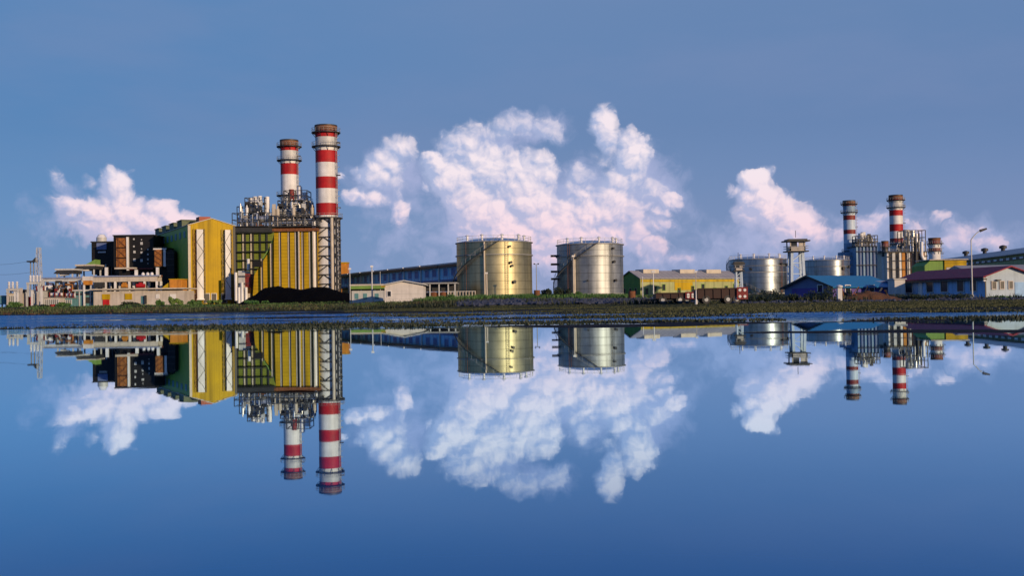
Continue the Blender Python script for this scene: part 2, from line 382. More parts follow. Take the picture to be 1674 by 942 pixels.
# lattice frame round the lower shaft
fr = MB(); hb = 17.6*k; zt = zb(358); nb = 9
for sx in (-1, 1):
    for sy in (-1, 1): fr.cbox((sx*hb, sy*hb, zt/2), (.5, .5, zt))
for i in range(nb+1):
    z = zt*i/nb
    for sy in (-1, 1): fr.bar((-hb, sy*hb, z), (hb, sy*hb, z), .3)
    for sx in (-1, 1): fr.bar((sx*hb, -hb, z), (sx*hb, hb, z), .3)
fr.build('support_frame', DARK, t)
for i in range(nb):
    z0, z1 = zt*i/nb, zt*(i+1)/nb; b = MB(); s = 1 if i % 2 else -1
    for sy in (-1, 1):
        b.bar((-hb*s, sy*hb, z0), (hb*s*.2, sy*hb, z1), .28); b.bar((hb*s*.2, sy*hb, z1), (hb*s, sy*hb, z0), .22)
    for sx in (-1, 1): b.bar((sx*hb, -hb*s, z0), (sx*hb, hb*s, z1), .26)
    b.build('brace', DARK, t)
dp = MB(); dp.tube((hb*.62, -hb-.5, 0), (hb*.62, -hb-.5, zt), .45, 8); dp.build('downpipe', BEIGE, t)
dp = MB(); dp.tube((-hb*1.0, -hb-.8, 0), (-hb*1.0, -hb-.8, zt*.97), .55, 8); dp.build('downpipe', WHT, t)

stack('second striped chimney, half hidden behind the pipework of the yellow boiler', 473.5, 362, 14.3,
    [(229, DRED), (239, rd), (247, gy), (262, w), (268, rd), (286, w), (312, w), (330, DRED), (340, gy), (380, None)],
    [(240, 6), (262.5, 6), (320, 7)], 9)
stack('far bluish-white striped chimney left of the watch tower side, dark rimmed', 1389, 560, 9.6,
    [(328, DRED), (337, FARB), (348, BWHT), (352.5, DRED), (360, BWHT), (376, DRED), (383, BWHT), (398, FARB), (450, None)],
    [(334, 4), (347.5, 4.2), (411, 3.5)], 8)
t2, zb2, k2, r2 = stack('far striped chimney with bright red bands above the silver boiler', 1465.5, 520, 10.6,
    [(319, DRED), (325, rd), (329, gy), (340, w), (344, rd), (353, w), (367, rd), (378.5, w), (390, DRED), (397, gy), (450, None)],
    [(327.5, 4), (339.5, 4.4), (399, 4)], 7)
stack('stubby striped chimney top showing over the green and yellow building', 1528, 430, 9.3,
    [(389, DRED), (399.5, w), (405.5, DRED), (411, w), (452, None)], [(399, 2.5), (411, 1.6)], 4)
stack('short red-topped chimney tucked beside the silver boiler', 1447, 505, 5.5,
    [(394, DRED), (404, DARK), (420, gy), (450, None)], [(404, 2)], 4)

# ================================================================== YELLOW TURBINE HALL
TH = R_(28)
def gable_house(name, label, cat, corner, theta, w, L, he, hr, wall_m, roof_m, gable_m=None, over=.35, group=None, thick=.18, long_m=None):
    """gable end along local x at y=0 (w wide), long walls run along +y (L); ridge along y."""
    t = thing(name, label, cat, corner, theta, group)
    b = MB()
    b.use(long_m or wall_m)
    b.box((0, .01, -.6), (.25, L-.01, he)); b.box((w-.25, .01, -.6), (w, L-.01, he))
    b.use(gable_m or wall_m)
    for y0 in (0, L-.25):
        b.prism([(.003, y0, -.6), (w-.003, y0, -.6), (w-.003, y0, he), (w/2, y0, hr), (.003, y0, he)], (0, .25, 0))
    b.build('wall', parent=t)
    rr = MB(); s = (hr-he)/(w/2)
    for sg in (0, 1):
        xe = -over if sg == 0 else w+over; ze = he - over*s
        up = thick
        rr.prism([(xe, -over, ze+.02), (w/2, -over, hr+.02), (w/2, -over, hr+.02+up), (xe, -over, ze+.02+up)], (0, L+2*over, 0))
    rr.build('roof', roof_m, t)
    return t
def win(t, face, u, z, ww, hh, w=0, frame_m=WHT, pane_m=GLASS, name='window', deep=.06):
    """face 'L' = wall x=0 (u along y), 'G' = gable y=0 (u along x), 'R' = wall x=w"""
    fr_ = MB(); f = .12
    def P(a, b, d):
        return {'L': (-d, a, b), 'G': (a, -d, b), 'R': (w+d, a, b)}[face]
    for (a0, b0, a1, b1) in ((u-f, z-f, u+ww+f, z), (u-f, z+hh, u+ww+f, z+hh+f), (u-f, z, u, z+hh), (u+ww, z, u+ww+f, z+hh)):
        fr_.box(P(a0, b0, .004), P(a1, b1, deep+.06))
    fo = fr_.build(name, frame_m, t)
    MB().box(P(u, z, .004), P(u+ww, z+hh, deep)).build('pane', pane_m, fo)
    return fo

c = at(309, 490, 300); gzv = gz(c.x, 300)
he = at(309, 368, 300).z - gzv; hr = he + 1.9
hall = gable_house('turbine_hall', 'tall mustard yellow hall, gable end lit and long side green', 'industrial building', (c.x, 300, gzv), TH, 12.7, 54, he, hr, YEL, GREY, over=.25, long_m=GSIDE)
# two white service shafts on the gable with dark lattice ladders beside them
for (x0, x1) in ((2.0, 3.75), (9.75, 11.2)):
    b = MB().box((x0, -1.15, 1.6), (x1, -.02, he-1.2)); b.box((x0-.2, -1.3, 1.3), (x1+.2, -.01, 1.6)); so = b.build('service_shaft', WHT, hall)
    for xs in ((x0-.75, x0-.1), (x1+.1, x1+.55)):
        l = MB(); xa, xb = xs
        for x in xs: l.bar((x, -.6, .3), (x, -.6, he-1), .13)
        z = .6; s = 0
        while z < he-2.4:
            l.bar((xa, -.6, z), (xb, -.6, z), .1); l.bar((xa if s else xb, -.6, z), (xb if s else xa, -.6, z+1.6), .08); s = 1-s; z += 1.6
        l.build('lattice_ladder', RUST if xa < 2 else DARK, hall)
    z = 4.2
    b = MB()
    s = 0
    while z < he-3:
        b.bar((x0 if s else x1, -1.2, z), (x1 if s else x0, -1.2, z+2.6), .1); s = 1-s; z += 2.6
    b.build('cross_brace', DARK, so)
MB().box((-.12, -.12, 0), (.55, -.005, he-.1)).build('corner_trim', BEIGE, hall)
MB().box((12.2, -.12, 0), (12.82, -.005, he-.1)).build('corner_trim', DARK, hall)
for x in (1.1, 4.2, 6.1, 8.9): win(hall, 'G', x, .6, 1.3, 2.4, frame_m=WHT, pane_m=DARK, name='door')
for i in range(8):
    y = 3.5+i*6.1; b = MB().box((-.14, y, he-3.2), (-.004, y+2.3, he-1.4)); b.build('window', TEAL, hall)
for i in range(4):
    y = 8+i*11.5; b = MB().box((-.1, y, he+.2), (4.4, y+6.5, he+1.9)); b.box((-.35, y-.3, he+1.9), (4.7, y+6.8, he+2.1)); b.build('roof_monitor', MONI, hall)
MB().box((3.1, .6, hr-1.2), (6.2, 4.6, hr+.55)).build('roof_penthouse', RORG, hall, label='red-orange roof box at the gable')

# ================================================================== BOILERS (HRSG) with their top pipework
def pipes_on_top(t, X0, X1, Y0, Y1, zb_, n_vent, zmax, rnd, mats=(WHT, STEEL, BEIGE, LGREY), white_rate=.5):
    """vertical vents with silencers, horizontal drums, goosenecks and gratings, each its own part"""
    for i in range(n_vent):
        x = X0 + (X1-X0)*(i+.5+rnd.uniform(-.25, .25))/n_vent; y = rnd.uniform(Y0, Y1); h = zmax*rnd.uniform(.45, 1.0)
        v = MB().tube((x, y, zb_), (x, y, zb_+h*.6), .22, 8); v.tube((x, y, zb_+h*.55), (x, y, zb_+h), .5, 10); v.tube((x, y, zb_+h), (x, y, zb_+h+.8), .22, 8)
        v.build('vent_silencer', rnd.choice(mats), t)
    for i in range(n_vent):
        x = X0+(X1-X0)*rnd.random(); y = Y0+(Y1-Y0)*rnd.random(); h = zmax*rnd.uniform(.2, .6); r = rnd.uniform(.7, 1.5); d = rnd.choice((-1, 1))
        pts = [(x, y, zb_), (x, y, zb_+h)] + [(x+d*(r-r*math.cos(a)), y, zb_+h+r*math.sin(a)) for a in np.linspace(.3, math.pi, 7)] + [(x+d*2*r, y, zb_+h*.3)]
        MB().path(pts, rnd.uniform(.16, .3), 6).build('pipe', rnd.choice(mats), t)
def deck(t, a, b, rail=True):
    """grating from corner a to corner b at height a.z with a hand rail as its sub-part"""
    x0, y0, z = a; x1, y1 = b
    o = MB().box((x0, y0, z-.15), (x1, y1, z+.1)).build('platform', DARK, t)
    if rail:
        q = MB()
        for zz in (.55, 1.1):
            q.bar((x0, y0, z+zz), (x1, y0, z+zz), .07); q.bar((x0, y1, z+zz), (x1, y1, z+zz), .07); q.bar((x0, y0, z+zz), (x0, y1, z+zz), .07); q.bar((x1, y0, z+zz), (x1, y1, z+zz), .07)
        n = max(2, int((x1-x0)/1.6))
        for i in range(n+1):
            x = x0+(x1-x0)*i/n
            for y in (y0, y1): q.bar((x, y, z), (x, y, z+1.1), .07)
        q.build('railing', GREY, o)
    return o

def P3(px, py, Y, o):
    p = at(px, py, Y); return (p.x-o.x, p.y-o.y, p.z-o.z)
# --- nearer boiler
Yb = 296; o = base(470, Yb); D = 15
boil = thing('heat_recovery_boiler', 'nearer boiler with mustard ribbed casing and sloping inlet behind the coal heap', 'boiler', o, 0, 'boilers of the power station')
q = lambda px, py, dy=0, o=o: (lambda v: (v[0], v[1]+dy, v[2]))(P3(px, py, Yb, o))
MB().prism([q(448, 500), q(519, 500), q(519, 374), q(448, 376)], (0, D, 0)).build('casing', YELH, boil)
MB().prism([q(411, 500, 1), q(447.8, 500, 1), q(447.8, 384, 1), q(443, 404, 1), q(429, 426, 1), q(414, 450, 1)], (0, D-2, 0)).build('inlet_duct', YELH, boil)
MB().prism([q(428.5, 424, .8), q(443, 401, .8), q(447.9, 383, .8), q(448.2, 378, .8), q(442, 399.5, .8), q(427.5, 422.5, .8)], (0, D-1.6, 0)).build('inlet_duct_roof', GREENP, boil)  # green stands in for skylight on the yellow sloping top
for i, px in enumerate((430, 445.5, 460, 474.5, 486, 497, 509, 519)):
    yt = 374 if px > 447 else (423 if px < 440 else 398)
    a, b_ = q(px, 498), q(px, yt)
    MB().box((a[0]-.16, -.16, a[2]), (a[0]+.16, -.02, b_[2])).build('column', DARK, boil)  # dark strip paints in the shadowed web of the column
    MB().box((a[0]-.44, -.14, a[2]), (a[0]-.17, -.02, b_[2])).build('lit_flange', BEIGE, boil)  # pale strip paints in the sunlit flange of the same column
for px in (490, 513.5):
    a, b_ = q(px, 498), q(px, 378); MB().tube((a[0], -.5, a[2]), (a[0], -.5, b_[2]), .24, 8).build('downcomer_pipe', BEIGE, boil)
a, b_ = q(415, 437), q(428, 427); MB().box((a[0], -1.6, a[2]), (b_[0], -.1, b_[2])).build('junction_box', BLACK, boil)
a, b_ = q(446, 379), q(520, 373); MB().box((a[0], -.9, a[2]), (b_[0], D+.6, b_[2])).build('header_beam', RUST, boil)
a = q(441, 371); b_ = q(523, 371); deck(boil, (a[0], -1.6, a[2]), (b_[0], D+1))
a = q(452, 354); b_ = q(500, 354); deck(boil, (a[0], 1, a[2]), (b_[0], D-3))
a = q(455, 325); b_ = q(496, 325); deck(boil, (a[0], 6, a[2]), (b_[0], D-1))
ztop = q(470, 371)[2]
for px in (453, 468, 484, 497):
    x = q(px, 371)[0]
    for y in (1.5, D-4): MB().box((x-.18, y-.18, ztop), (x+.18, y+.18, q(px, 354)[2])).build('post', GREY, boil)
for px in (458, 494):
    x = q(px, 354)[0]; MB().box((x-.15, 8, q(px, 354)[2]), (x+.15, 8.3, q(px, 318)[2])).build('post', DARK, boil)
for (pa, pb, py, rr) in ((450, 478, 361, .95), (480, 506, 362, .8), (456, 490, 345, .85)):
    a, b_ = q(pa, py), q(pb, py); m = MB().tube((a[0], 3, a[2]), (b_[0], 3, b_[2]), rr, 14); m.tube((a[0]-.5, 3, a[2]), (a[0], 3, a[2]), rr*.6, 12, rr); m.tube((b_[0], 3, b_[2]), (b_[0]+.5, 3, b_[2]), rr, 12, rr*.6); m.build('steam_drum', LGREY, boil)
rnd = random.Random(4)
pipes_on_top(boil, q(444, 371)[0], q(520, 371)[0], 0, D-2, ztop, 10, 6.5, rnd)
pipes_on_top(boil, q(456, 354)[0], q(499, 354)[0], 2, D-3, q(470, 354)[2], 8, 6, rnd)
for px, yt in ((466, 304), (480, 300), (489, 309)):
    a, b_ = q(px, 354), q(px, yt); m = MB().tube((a[0], 9, a[2]), (a[0], 9, b_[2]), .7, 12); m.build('vent_silencer', WHT if px != 466 else DRED, boil)
a = q(448, 346); b_ = q(448, 371); MB().box((a[0]-.4, -.4, b_[2]), (a[0]+.4, .4, a[2]+2)).build('pipe', BEIGE, boil)
# --- farther boiler
Yc = 352; o = base(412, Yc); D = 16
boil2 = thing('heat_recovery_boiler', 'farther boiler in green shade between the yellow hall and the nearer boiler', 'boiler', o, 0, 'boilers of the power station')
q2 = lambda px, py, dy=0, o=o: (lambda v: (v[0], v[1]+dy, v[2]))(P3(px, py, Yc, o))
MB().prism([q2(384, 500), q2(448, 500), q2(448, 372), q2(384, 372)], (0, D, 0)).build('casing', GRIB, boil2)
for px in (388, 402.5, 415.5, 427, 438):
    a, b_ = q2(px, 500), q2(px, 372); MB().box((a[0]-.22, -.5, a[2]), (a[0]+.22, -.02, b_[2])).build('column', DARK, boil2)
    if px in (402.5, 415.5): MB().box((a[0]-.9, -.5, a[2]), (a[0]-.45, -.02, b_[2])).build('lit_flange', BEIGE, boil2)  # pale strips for lit flanges beside the dark, shadowed column webs
for py in (381, 396, 412, 426, 440):
    a, b_ = q2(384, py), q2(448, py); MB().box((a[0], -1.5, a[2]-.12), (b_[0], -.52, a[2]+.12)).build('walkway', DARK, boil2)
a, b_ = q2(383, 380), q2(449, 372); MB().box((a[0], -1.6, a[2]), (b_[0], D+1, b_[2])).build('header_beam', DARK, boil2)
a = q2(381, 371); b_ = q2(452, 371); deck(boil2, (a[0], -2, a[2]), (b_[0], D+1))
a = q2(398, 346); b_ = q2(428, 346); deck(boil2, (a[0], 2, a[2]), (b_[0], D-4))
a = q2(400, 330); b_ = q2(424, 330); deck(boil2, (a[0], 4, a[2]), (b_[0], D-5))
for px in (400, 412, 424):
    a, b_ = q2(px, 371), q2(px, 330); MB().box((a[0]-.2, 3, a[2]), (a[0]+.2, 3.4, b_[2])).build('post', DARK, boil2)
for (pa, pb, py, rr) in ((386, 405, 360, 1.1), (408, 432, 358, 1.2)):
    a, b_ = q2(pa, py), q2(pb, py); MB().tube((a[0], 2, a[2]), (b_[0], 2, b_[2]), rr, 14).build('steam_drum', STEEL, boil2)
for px, yt in ((404, 321), (411, 319), (419, 318), (431, 319)):
    a, b_ = q2(px, 345), q2(px, yt); MB().tube((a[0], 5, a[2]), (a[0], 5, b_[2]), .75, 12).build('vent_silencer', WHT, boil2)
rnd = random.Random(8)
pipes_on_top(boil2, q2(384, 371)[0], q2(446, 371)[0], -1, D-4, q2(412, 371)[2], 12, 7, rnd)

def steel_frame(t, qf, px0, px1, y0, y1, d0, d1, nx, nz, th=.22):
    a, b_ = qf(px0, y1), qf(px1, y0); m = MB()
    for dd in (d0, d1):
        for i in range(nx+1):
            x = a[0]+(b_[0]-a[0])*i/nx; m.bar((x, dd, a[2]), (x, dd, b_[2]), th)
        for j in range(1, nz+1):
            z = a[2]+(b_[2]-a[2])*j/nz; m.bar((a[0], dd, z), (b_[0], dd, z), th*.8)
        for i in range(nx):
            if (i*7+int(dd)) % 3 == 0:
                xa, xb = a[0]+(b_[0]-a[0])*i/nx, a[0]+(b_[0]-a[0])*(i+1)/nx; j = i % nz; za, zb2 = a[2]+(b_[2]-a[2])*j/nz, a[2]+(b_[2]-a[2])*(j+1)/nz
                m.bar((xa, dd, za), (xb, dd, zb2), th*.6)
    for j in range(1, nz+1):
        z = a[2]+(b_[2]-a[2])*j/nz
        for x in (a[0], b_[0]): m.bar((x, d0, z), (x, d1, z), th*.8)
    return m.build('steel_frame', DARK, t)
steel_frame(boil, q, 443, 522, 352, 371, -.8, 9, 9, 2); steel_frame(boil, q, 452, 501, 326, 354, 2, 10, 6, 3); steel_frame(boil, q, 458, 496, 308, 326, 5, 11, 4, 2)
steel_frame(boil2, q2, 381, 450, 348, 371, -1, 9, 8, 2); steel_frame(boil2, q2, 398, 430, 322, 348, 2, 9, 4, 3); steel_frame(boil2, q2, 384, 412, 336, 371, 3, 8, 3, 3)
for bo, qf, rng in ((boil, q, ((446, 520, 356, 370), (454, 500, 328, 352))), (boil2, q2, ((384, 446, 350, 370), (399, 428, 326, 346)))):
    rn = random.Random(21)
    for (xa, xb, ya, yb) in rng:
        for i in range(9):
            p0 = qf(rn.uniform(xa, xb), rn.uniform(ya, yb)); y_ = rn.uniform(-.6, 6); w_ = rn.uniform(.6, 1.6); h_ = rn.uniform(.6, 1.8)
            MB().box((p0[0]-w_/2, y_, p0[2]-h_/2), (p0[0]+w_/2, y_+1.2, p0[2]+h_/2)).build('valve_box', rn.choice((DARK, DARK, GREY, LGREY, RUST)), bo)
        for i in range(5):
            p0 = qf(rn.uniform(xa, xb-12), rn.uniform(ya, yb)); p1 = qf(rn.uniform(xa+12, xb), rn.uniform(ya, yb)); y_ = rn.uniform(-.8, 5)
            MB().path([(p0[0], y_, p0[2]), (p1[0], y_, p0[2]), (p1[0], y_, p1[2])], rn.uniform(.15, .32), 6).build('pipe', rn.choice((STEEL, WHT, BEIGE, RUST)), bo)

# --- turbine enclosure between the hall and the boiler
o = base(398, 300); t = thing('gas_turbine_enclosure', 'red and cream turbine enclosure squeezed between yellow hall and boiler', 'machinery', o)
q3 = lambda px, py: P3(px, py, 300, o)
for nm, x0, x1, y0, y1, dy, m in (('enclosure', 388, 410, 498, 466, 0, ORG), ('generator_box', 392, 402, 498, 443, -1.5, LGREY), ('pipe_box', 401, 410, 470, 448, -1, DRED), ('exhaust_box', 402, 411.5, 498, 480, -2, BEIGE)):
    a, b_ = q3(x0, y0), q3(x1, y1); MB().box((a[0], dy, a[2]), (b_[0], dy+6, b_[2])).build(nm, m, t)
for px, y0, y1 in ((389.5, 492, 446), (394.5, 496, 470), (399.5, 497, 462), (406, 497, 470), (409.5, 442, 424)):
    a, b_ = q3(px, y0), q3(px, y1); MB().tube((a[0], -2.4, a[2]), (a[0], -2.4, b_[2]), .42, 8).build('pipe', WHT, t)
for py in (452, 464, 476, 488):
    a, b_ = q3(387, py), q3(411, py); MB().bar((a[0], -2.2, a[2]), (b_[0], -2.2, a[2]), .2).build('beam', DARK, t)

# ================================================================== BLACK AIR INTAKE HOUSES
def intake(label, px0, px1, yt, yb, Y, depth, kind):
    o = base((px0+px1)/2, Y); t = thing('air_intake_house', label, 'filter house', o, 0, 'black air intake houses')
    q = lambda px, py: P3(px, py, Y, o)
    a, b_ = q(px0, yb), q(px1, yt); x0, x1, z0, z1 = a[0], b_[0], a[2], b_[2]
    MB().box((x0, 0, z0), (x1, depth, z1)).build('housing', BLACK, t)
    MB().box((x0-.2, -.3, z1), (x1+.2, depth+.2, z1+.3)).build('roof', DARK, t)
    MB().box((x0+1, 1.5, -.2), (x1-.5, depth-.5, z0)).build('intake_duct', BLACK, t)
    return t, x0, x1, z0, z1, q
t, x0, x1, z0, z1, q = intake('left black intake house with a pale round vent on its corner', 150, 187, 396, 449, 332, 12, 0)
MB().lathe((x0+2.6, 1.2, z1+.3), [(1.5, 0, None), (1.5, 1.2, LGREY), (.9, 2.1, WHT), (.05, 2.3, WHT)], 20).build('round_vent', parent=t)
MB().box((x0+1.6, -.25, z1-2.2), (x0+4.6, -.02, z1-.2)).build('duct_box', SLATE, t)
MB().box((x0+2, -.2, z1-3.2), (x0+4.4, -.02, z1-2.75)).build('name_strip', LGREY, t)
for i in range(3): MB().tube((x0+4.5+i*.9, -.6, z0-1), (x0+4.5+i*.9, -.6, z0+3-i*.5), .25, 8).build('pipe', (LGREY, RUST, DARK)[i], t)
t, x0, x1, z0, z1, q = intake('large black intake house with an orange framed bay and rows of dots', 186, 250.5, 385, 440, 322, 12, 1)
xo0, xo1 = q(190.5, 400)[0], q(207, 400)[0]; nz = 3
for i in range(nz):
    za = z0+.3+(z1-z0-.6)*i/nz; zb_ = za+(z1-z0-.6)/nz-.35
    MB().box((xo0, -.3, za), (xo1, -.02, zb_)).build('orange_bay', OBAY, t)
    f = MB(); f.bar((xo0, -.4, za), (xo1, -.4, zb_), .2); f.bar((xo1, -.4, za), (xo0, -.4, zb_), .2); f.bar((xo0+.7, -.45, za), (xo0+.7, -.45, zb_), .2); f.build('brace', RUST, t)
xw = q(209.5, 400)[0]; MB().box((xw-.28, -.75, z0-.5), (xw+.28, -.05, z1-.4)).build('post', WHT, t)
for (px, py, s) in ((219, 391, .3), (219, 403, .3), (220, 412, .45), (220, 425, .5), (231.5, 398, .5), (231.5, 413, .4), (231.5, 426, .5), (242, 408, .25), (242, 416, .3), (242, 424, .3), (231.5, 392, .2), (231.5, 407, .2), (242, 431, .2)):
    p = q(px, py); MB().cbox((p[0], -.08, p[2]), (s*1.4, .12, s*1.6)).build('lamp', LGREY, t)
MB().box((xw+.3, -.3, z0-.25), (x1, -.02, z0+.15)).build('sill_beam', DRED, t)
t, x0, x1, z0, z1, q = intake('small intake house with an orange braced face and white edge trim', 251.5, 272, 406, 438, 312, 9, 2)
MB().box((x0+.3, -.25, z0+.4), (x1-1.1, -.02, z1-.4)).build('orange_bay', OBAY, t)
f = MB()
for i in range(3):
    za = z0+.5+(z1-z0-1)*i/3; zb_ = za+(z1-z0-1)/3; f.bar((x0+.4, -.35, za), (x1-1.2, -.35, zb_), .2); f.bar((x1-1.2, -.35, za), (x0+.4, -.35, zb_), .2)
f.build('brace', RUST, t)
MB().box((x0, -.4, z1-.35), (x1+.1, -.02, z1-.02)).build('trim', WHT, t); MB().box((x1-.75, -.4, z0+.3), (x1-.1, -.02, z1-.4)).build('trim', WHT, t)
# black solid standing in for a round-topped shadow on the hall side
o = base(279, 311); t = thing('hall_side_shadow', 'tall black round-topped shadow shape standing against the green hall side', 'duct', o)
a, b_ = P3(273, 470, 311, o), P3(284.5, 408, 311, o); hw = (b_[0]-a[0])/2; cx = (a[0]+b_[0])/2
pts = [(cx-hw, 0, -.2), (cx+hw, 0, -.2), (cx+hw, 0, b_[2]-hw)] + [(cx+hw*math.cos(u), 0, b_[2]-hw+hw*math.sin(u)) for u in np.linspace(.2, math.pi-.2, 9)] + [(cx-hw, 0, b_[2]-hw)]
MB().prism(pts, (0, 5, 0)).build('shadow_solid', BLACK, t)
f = MB()
for z in np.linspace(1, b_[2]-hw, 9): f.box((cx-hw-.1, -.15, z), (cx+hw+.1, -.01, z+.15))
f.build('flange', DARK, t)

# ================================================================== PIPE RACKS, CANOPIES, SWITCHYARD (left)
def rack(label, px0, px1, ytop, Y, cols, mbeam, mcol, beam_h=.9, depth=3, ground=True, pipes=0, name='pipe_rack'):
    o = base((px0+px1)/2, Y); t = thing(name, label, 'pipe rack', o)
    q = lambda px, py: P3(px, py, Y, o)
    a, b_ = q(px0, ytop), q(px1, ytop); zt = (a[2]+b_[2])/2
    MB().box((a[0], 0, zt-beam_h), (b_[0], .5, zt)).build('beam', mbeam, t); MB().box((a[0], depth-.5, zt-beam_h), (b_[0], depth, zt)).build('beam', mbeam, t)
    for px in cols:
        x = q(px, ytop)[0]
        for y in (.25, depth-.25): MB().cbox((x, y, (zt-beam_h)/2-.1), (.55, .55, zt-beam_h+.2)).build('column', mcol, t)
    for i in range(pipes):
        y = .8+i*(depth-1.4)/max(1, pipes-1); MB().tube((a[0]-.3, y, zt+.28), (b_[0]+.3, y, zt+.28), .26, 8).build('pipe', (STEEL, WHT, RUST, BEIGE)[i % 4], t)
    return t, q, zt
t, q, zt = rack('long beige pipe rack running below the black intake houses', 148, 257, 453.5, 300, (149, 172, 188, 211, 236, 256), BEIGE, WHT, 1.2, 4, pipes=3)
for px, yt in ((171, 437), (220, 441), (255, 437)):
    a = q(px, yt); MB().box((a[0]-.35, 1, zt), (a[0]+.35, 1.7, a[2])).build('upright', WHT, t)
for px in (230, 237.5, 244.5):
    a, b_ = q(px, 453), q(px, 447); MB().lathe((a[0], 2, zt), [(.45, 0, None), (.45, b_[2]-a[2], WHT), (.2, b_[2]-a[2]+.3, WHT)], 14).build('valve_pot', parent=t)
a, b_ = q(186, 440), q(218, 437); MB().box((a[0], .5, a[2]), (b_[0], 3, b_[2])).build('walkway', BEIGE, t)
t, q, zt = rack('white steel pipe rack over the switchyard, left of the pale elevated tank', 68, 132, 456.5, 290, (70, 93, 112, 130), LGREY, LGREY, .6, 3, pipes=3)
a, b_ = q(59.5, 473), q(69, 457.5); MB().tube((a[0], .5, a[2]), (b_[0], .5, b_[2]), .45, 8).build('sloping_pipe', WHT, t)
def canopy(label, px0, px1, yt, yb, Y, m):
    o = base((px0+px1)/2, Y); t = thing('canopy_roof', label, 'canopy', o, 0, 'raised canopies over the switchyard')
    q = lambda px, py: P3(px, py, Y, o); a, b_ = q(px0, yt+3), q(px1, yt)
    MB().prism([(a[0], -.4, a[2]-.6), (b_[0], -.4, a[2]-.6), (b_[0], -.4, b_[2]-.15), (a[0]+1, -.4, b_[2]-.15)], (0, 6, 0)).build('canopy_soffit', DARK, t)
    MB().box((a[0]+.5, -.6, b_[2]-.15), (b_[0]+.2, 6, b_[2]+.3)).build('canopy_sheet', m, t)
    for x in (a[0]+.8, b_[0]-.5):
        for y in (.2, 5): MB().cbox((x, y, (a[2]-.6)/2), (.35, .35, a[2]-.6)).build('column', LGREY, t)
    return t, q
t, q = canopy('dark canopy with pale edge over a white cylinder, far left of the racks', 88, 121, 441, 460, 298, LGREY)
a, b_ = q(96, 449), q(110, 447); MB().tube((a[0], 1, a[2]), (b_[0], 1, b_[2]), .55, 12).build('vessel', WHT, t)
t, q = canopy('higher beige canopy against the left black intake house', 121, 156, 434, 460, 305, BEIGE)
a, b_ = q(132, 443), q(145, 440); MB().box((a[0], 0, a[2]), (b_[0], 3, b_[2])).build('deck_box', WHT, t)
a, b_ = q(128, 436), q(153, 424); MB().prism([(a[0], 1, a[2]), (b_[0], 1, a[2]), (b_[0], 1, b_[2]), (a[0]+2, 1, b_[2]-1.2)], (0, 4, 0)).build('upper_hood', GREENP, t)
# white/pink elevated tank on a post
o = base(141, 286); t = thing('elevated_tank', 'small pale tank with orange underside on a thin white post', 'tank', o); q = lambda px, py: P3(px, py, 286, o)
a, b_ = q(134.5, 459), q(147.5, 452); MB().box((a[0], 0, a[2]), (b_[0], 2, b_[2])).build('tank_body', HOUSEW, t)
a, b_ = q(136, 466), q(147, 459); MB().box((a[0], .1, a[2]), (b_[0], 1.8, b_[2]-.01)).build('tank_skirt', ORG, t)
a, b_ = q(137, 500), q(137, 466); MB().cbox((a[0], .4, b_[2]/2), (.4, .4, b_[2])).build('post', WHT, t)
a = q(145, 466); MB().cbox((a[0], 1.4, a[2]/2), (.3, .3, a[2])).build('post', LGREY, t)

# low cream building under the racks
o = base(228, 285); t = thing('low_building', 'long low cream building with an overhanging flat roof and yellow doors', 'building', o); q = lambda px, py: P3(px, py, 285, o)
a, b_ = q(153, 500), q(301, 475); MB().box((a[0], 0, -.5), (b_[0], 9, b_[2])).build('wall', CREAM, t)
a, b_ = q(149, 475), q(305, 471); MB().box((a[0], -1.2, a[2]+.02), (b_[0], 9.6, b_[2]+.1)).build('roof', BEIGE, t)
for (x0, y0, x1, y1, m, nm) in ((167, 481, 180, 490, YEL, 'door'), (204, 480, 216, 490, YEL, 'shutter'), (231, 484, 237, 497, TEAL, 'door'), (255, 481, 261, 488, WHT, 'window'), (278, 481, 288, 489, WHT, 'window')):
    a, b_ = q(x0, y1), q(x1, y0); MB().box((a[0], -.14, a[2]), (b_[0], -.004, b_[2])).build(nm, m, t)
a, b_ = q(168.5, 499), q(179, 490); MB().box((a[0], -.2, -.2), (b_[0], -.004, a[2]+(b_[2]-a[2]))).build('door', RED, t, label='red lower door leaf')
a, b_ = q(237, 497), q(240, 483); MB().box((a[0], -.7, a[2]), (b_[0], -.006, b_[2])).build('door', DARK, t)
o = base(285, 295); t = thing('equipment_block', 'ochre block sitting behind the low cream building roof', 'container', o); q = lambda px, py: P3(px, py, 295, o)
a, b_ = q(268, 472), q(297, 457); MB().box((a[0]+1.5, 0, -.2), (b_[0], 5, b_[2])).build('casing', ORG, t); MB().prism([(a[0]-1, .5, a[2]), (a[0]+1.5, .5, a[2]), (a[0]+1.5, .5, b_[2]-.5)], (0, 4, 0)).build('ramp_cover', YEL, t)
b = MB().box((a[0]+1.3, -.1, b_[2]), (b_[0]+.2, 5.1, b_[2]+.2)); b.build('lid', YEL, t)
# skid of machines under the rack
for i, (px0, px1, yt, yb, m, lb, nm) in enumerate(((220, 236, 463, 471, RED, 'red pump skid half hidden under the beige pipe rack', 'pump_skid'), (196, 207, 463, 471, ORG, 'tan pump skid under the rack beside the red one', 'pump_skid'))):
    o = base((px0+px1)/2, 298); t = thing(nm, lb, 'machine', o, 0, 'pump skids under the pipe rack'); q = lambda px, py: P3(px, py, 298, o)
    a, b_ = q(px0, yb), q(px1, yt); MB().box((a[0], 0, -.1), (b_[0], 2, a[2])).build('plinth', CONC, t)
    MB().tube((a[0]+.2, 1, a[2]+.6), (b_[0]-.2, 1, a[2]+.6), .55, 12).build('motor', m, t); MB().cbox(((a[0]+b_[0])/2, 1, a[2]+1.2), (.8, .8, .6)).build('terminal_box', m, t)

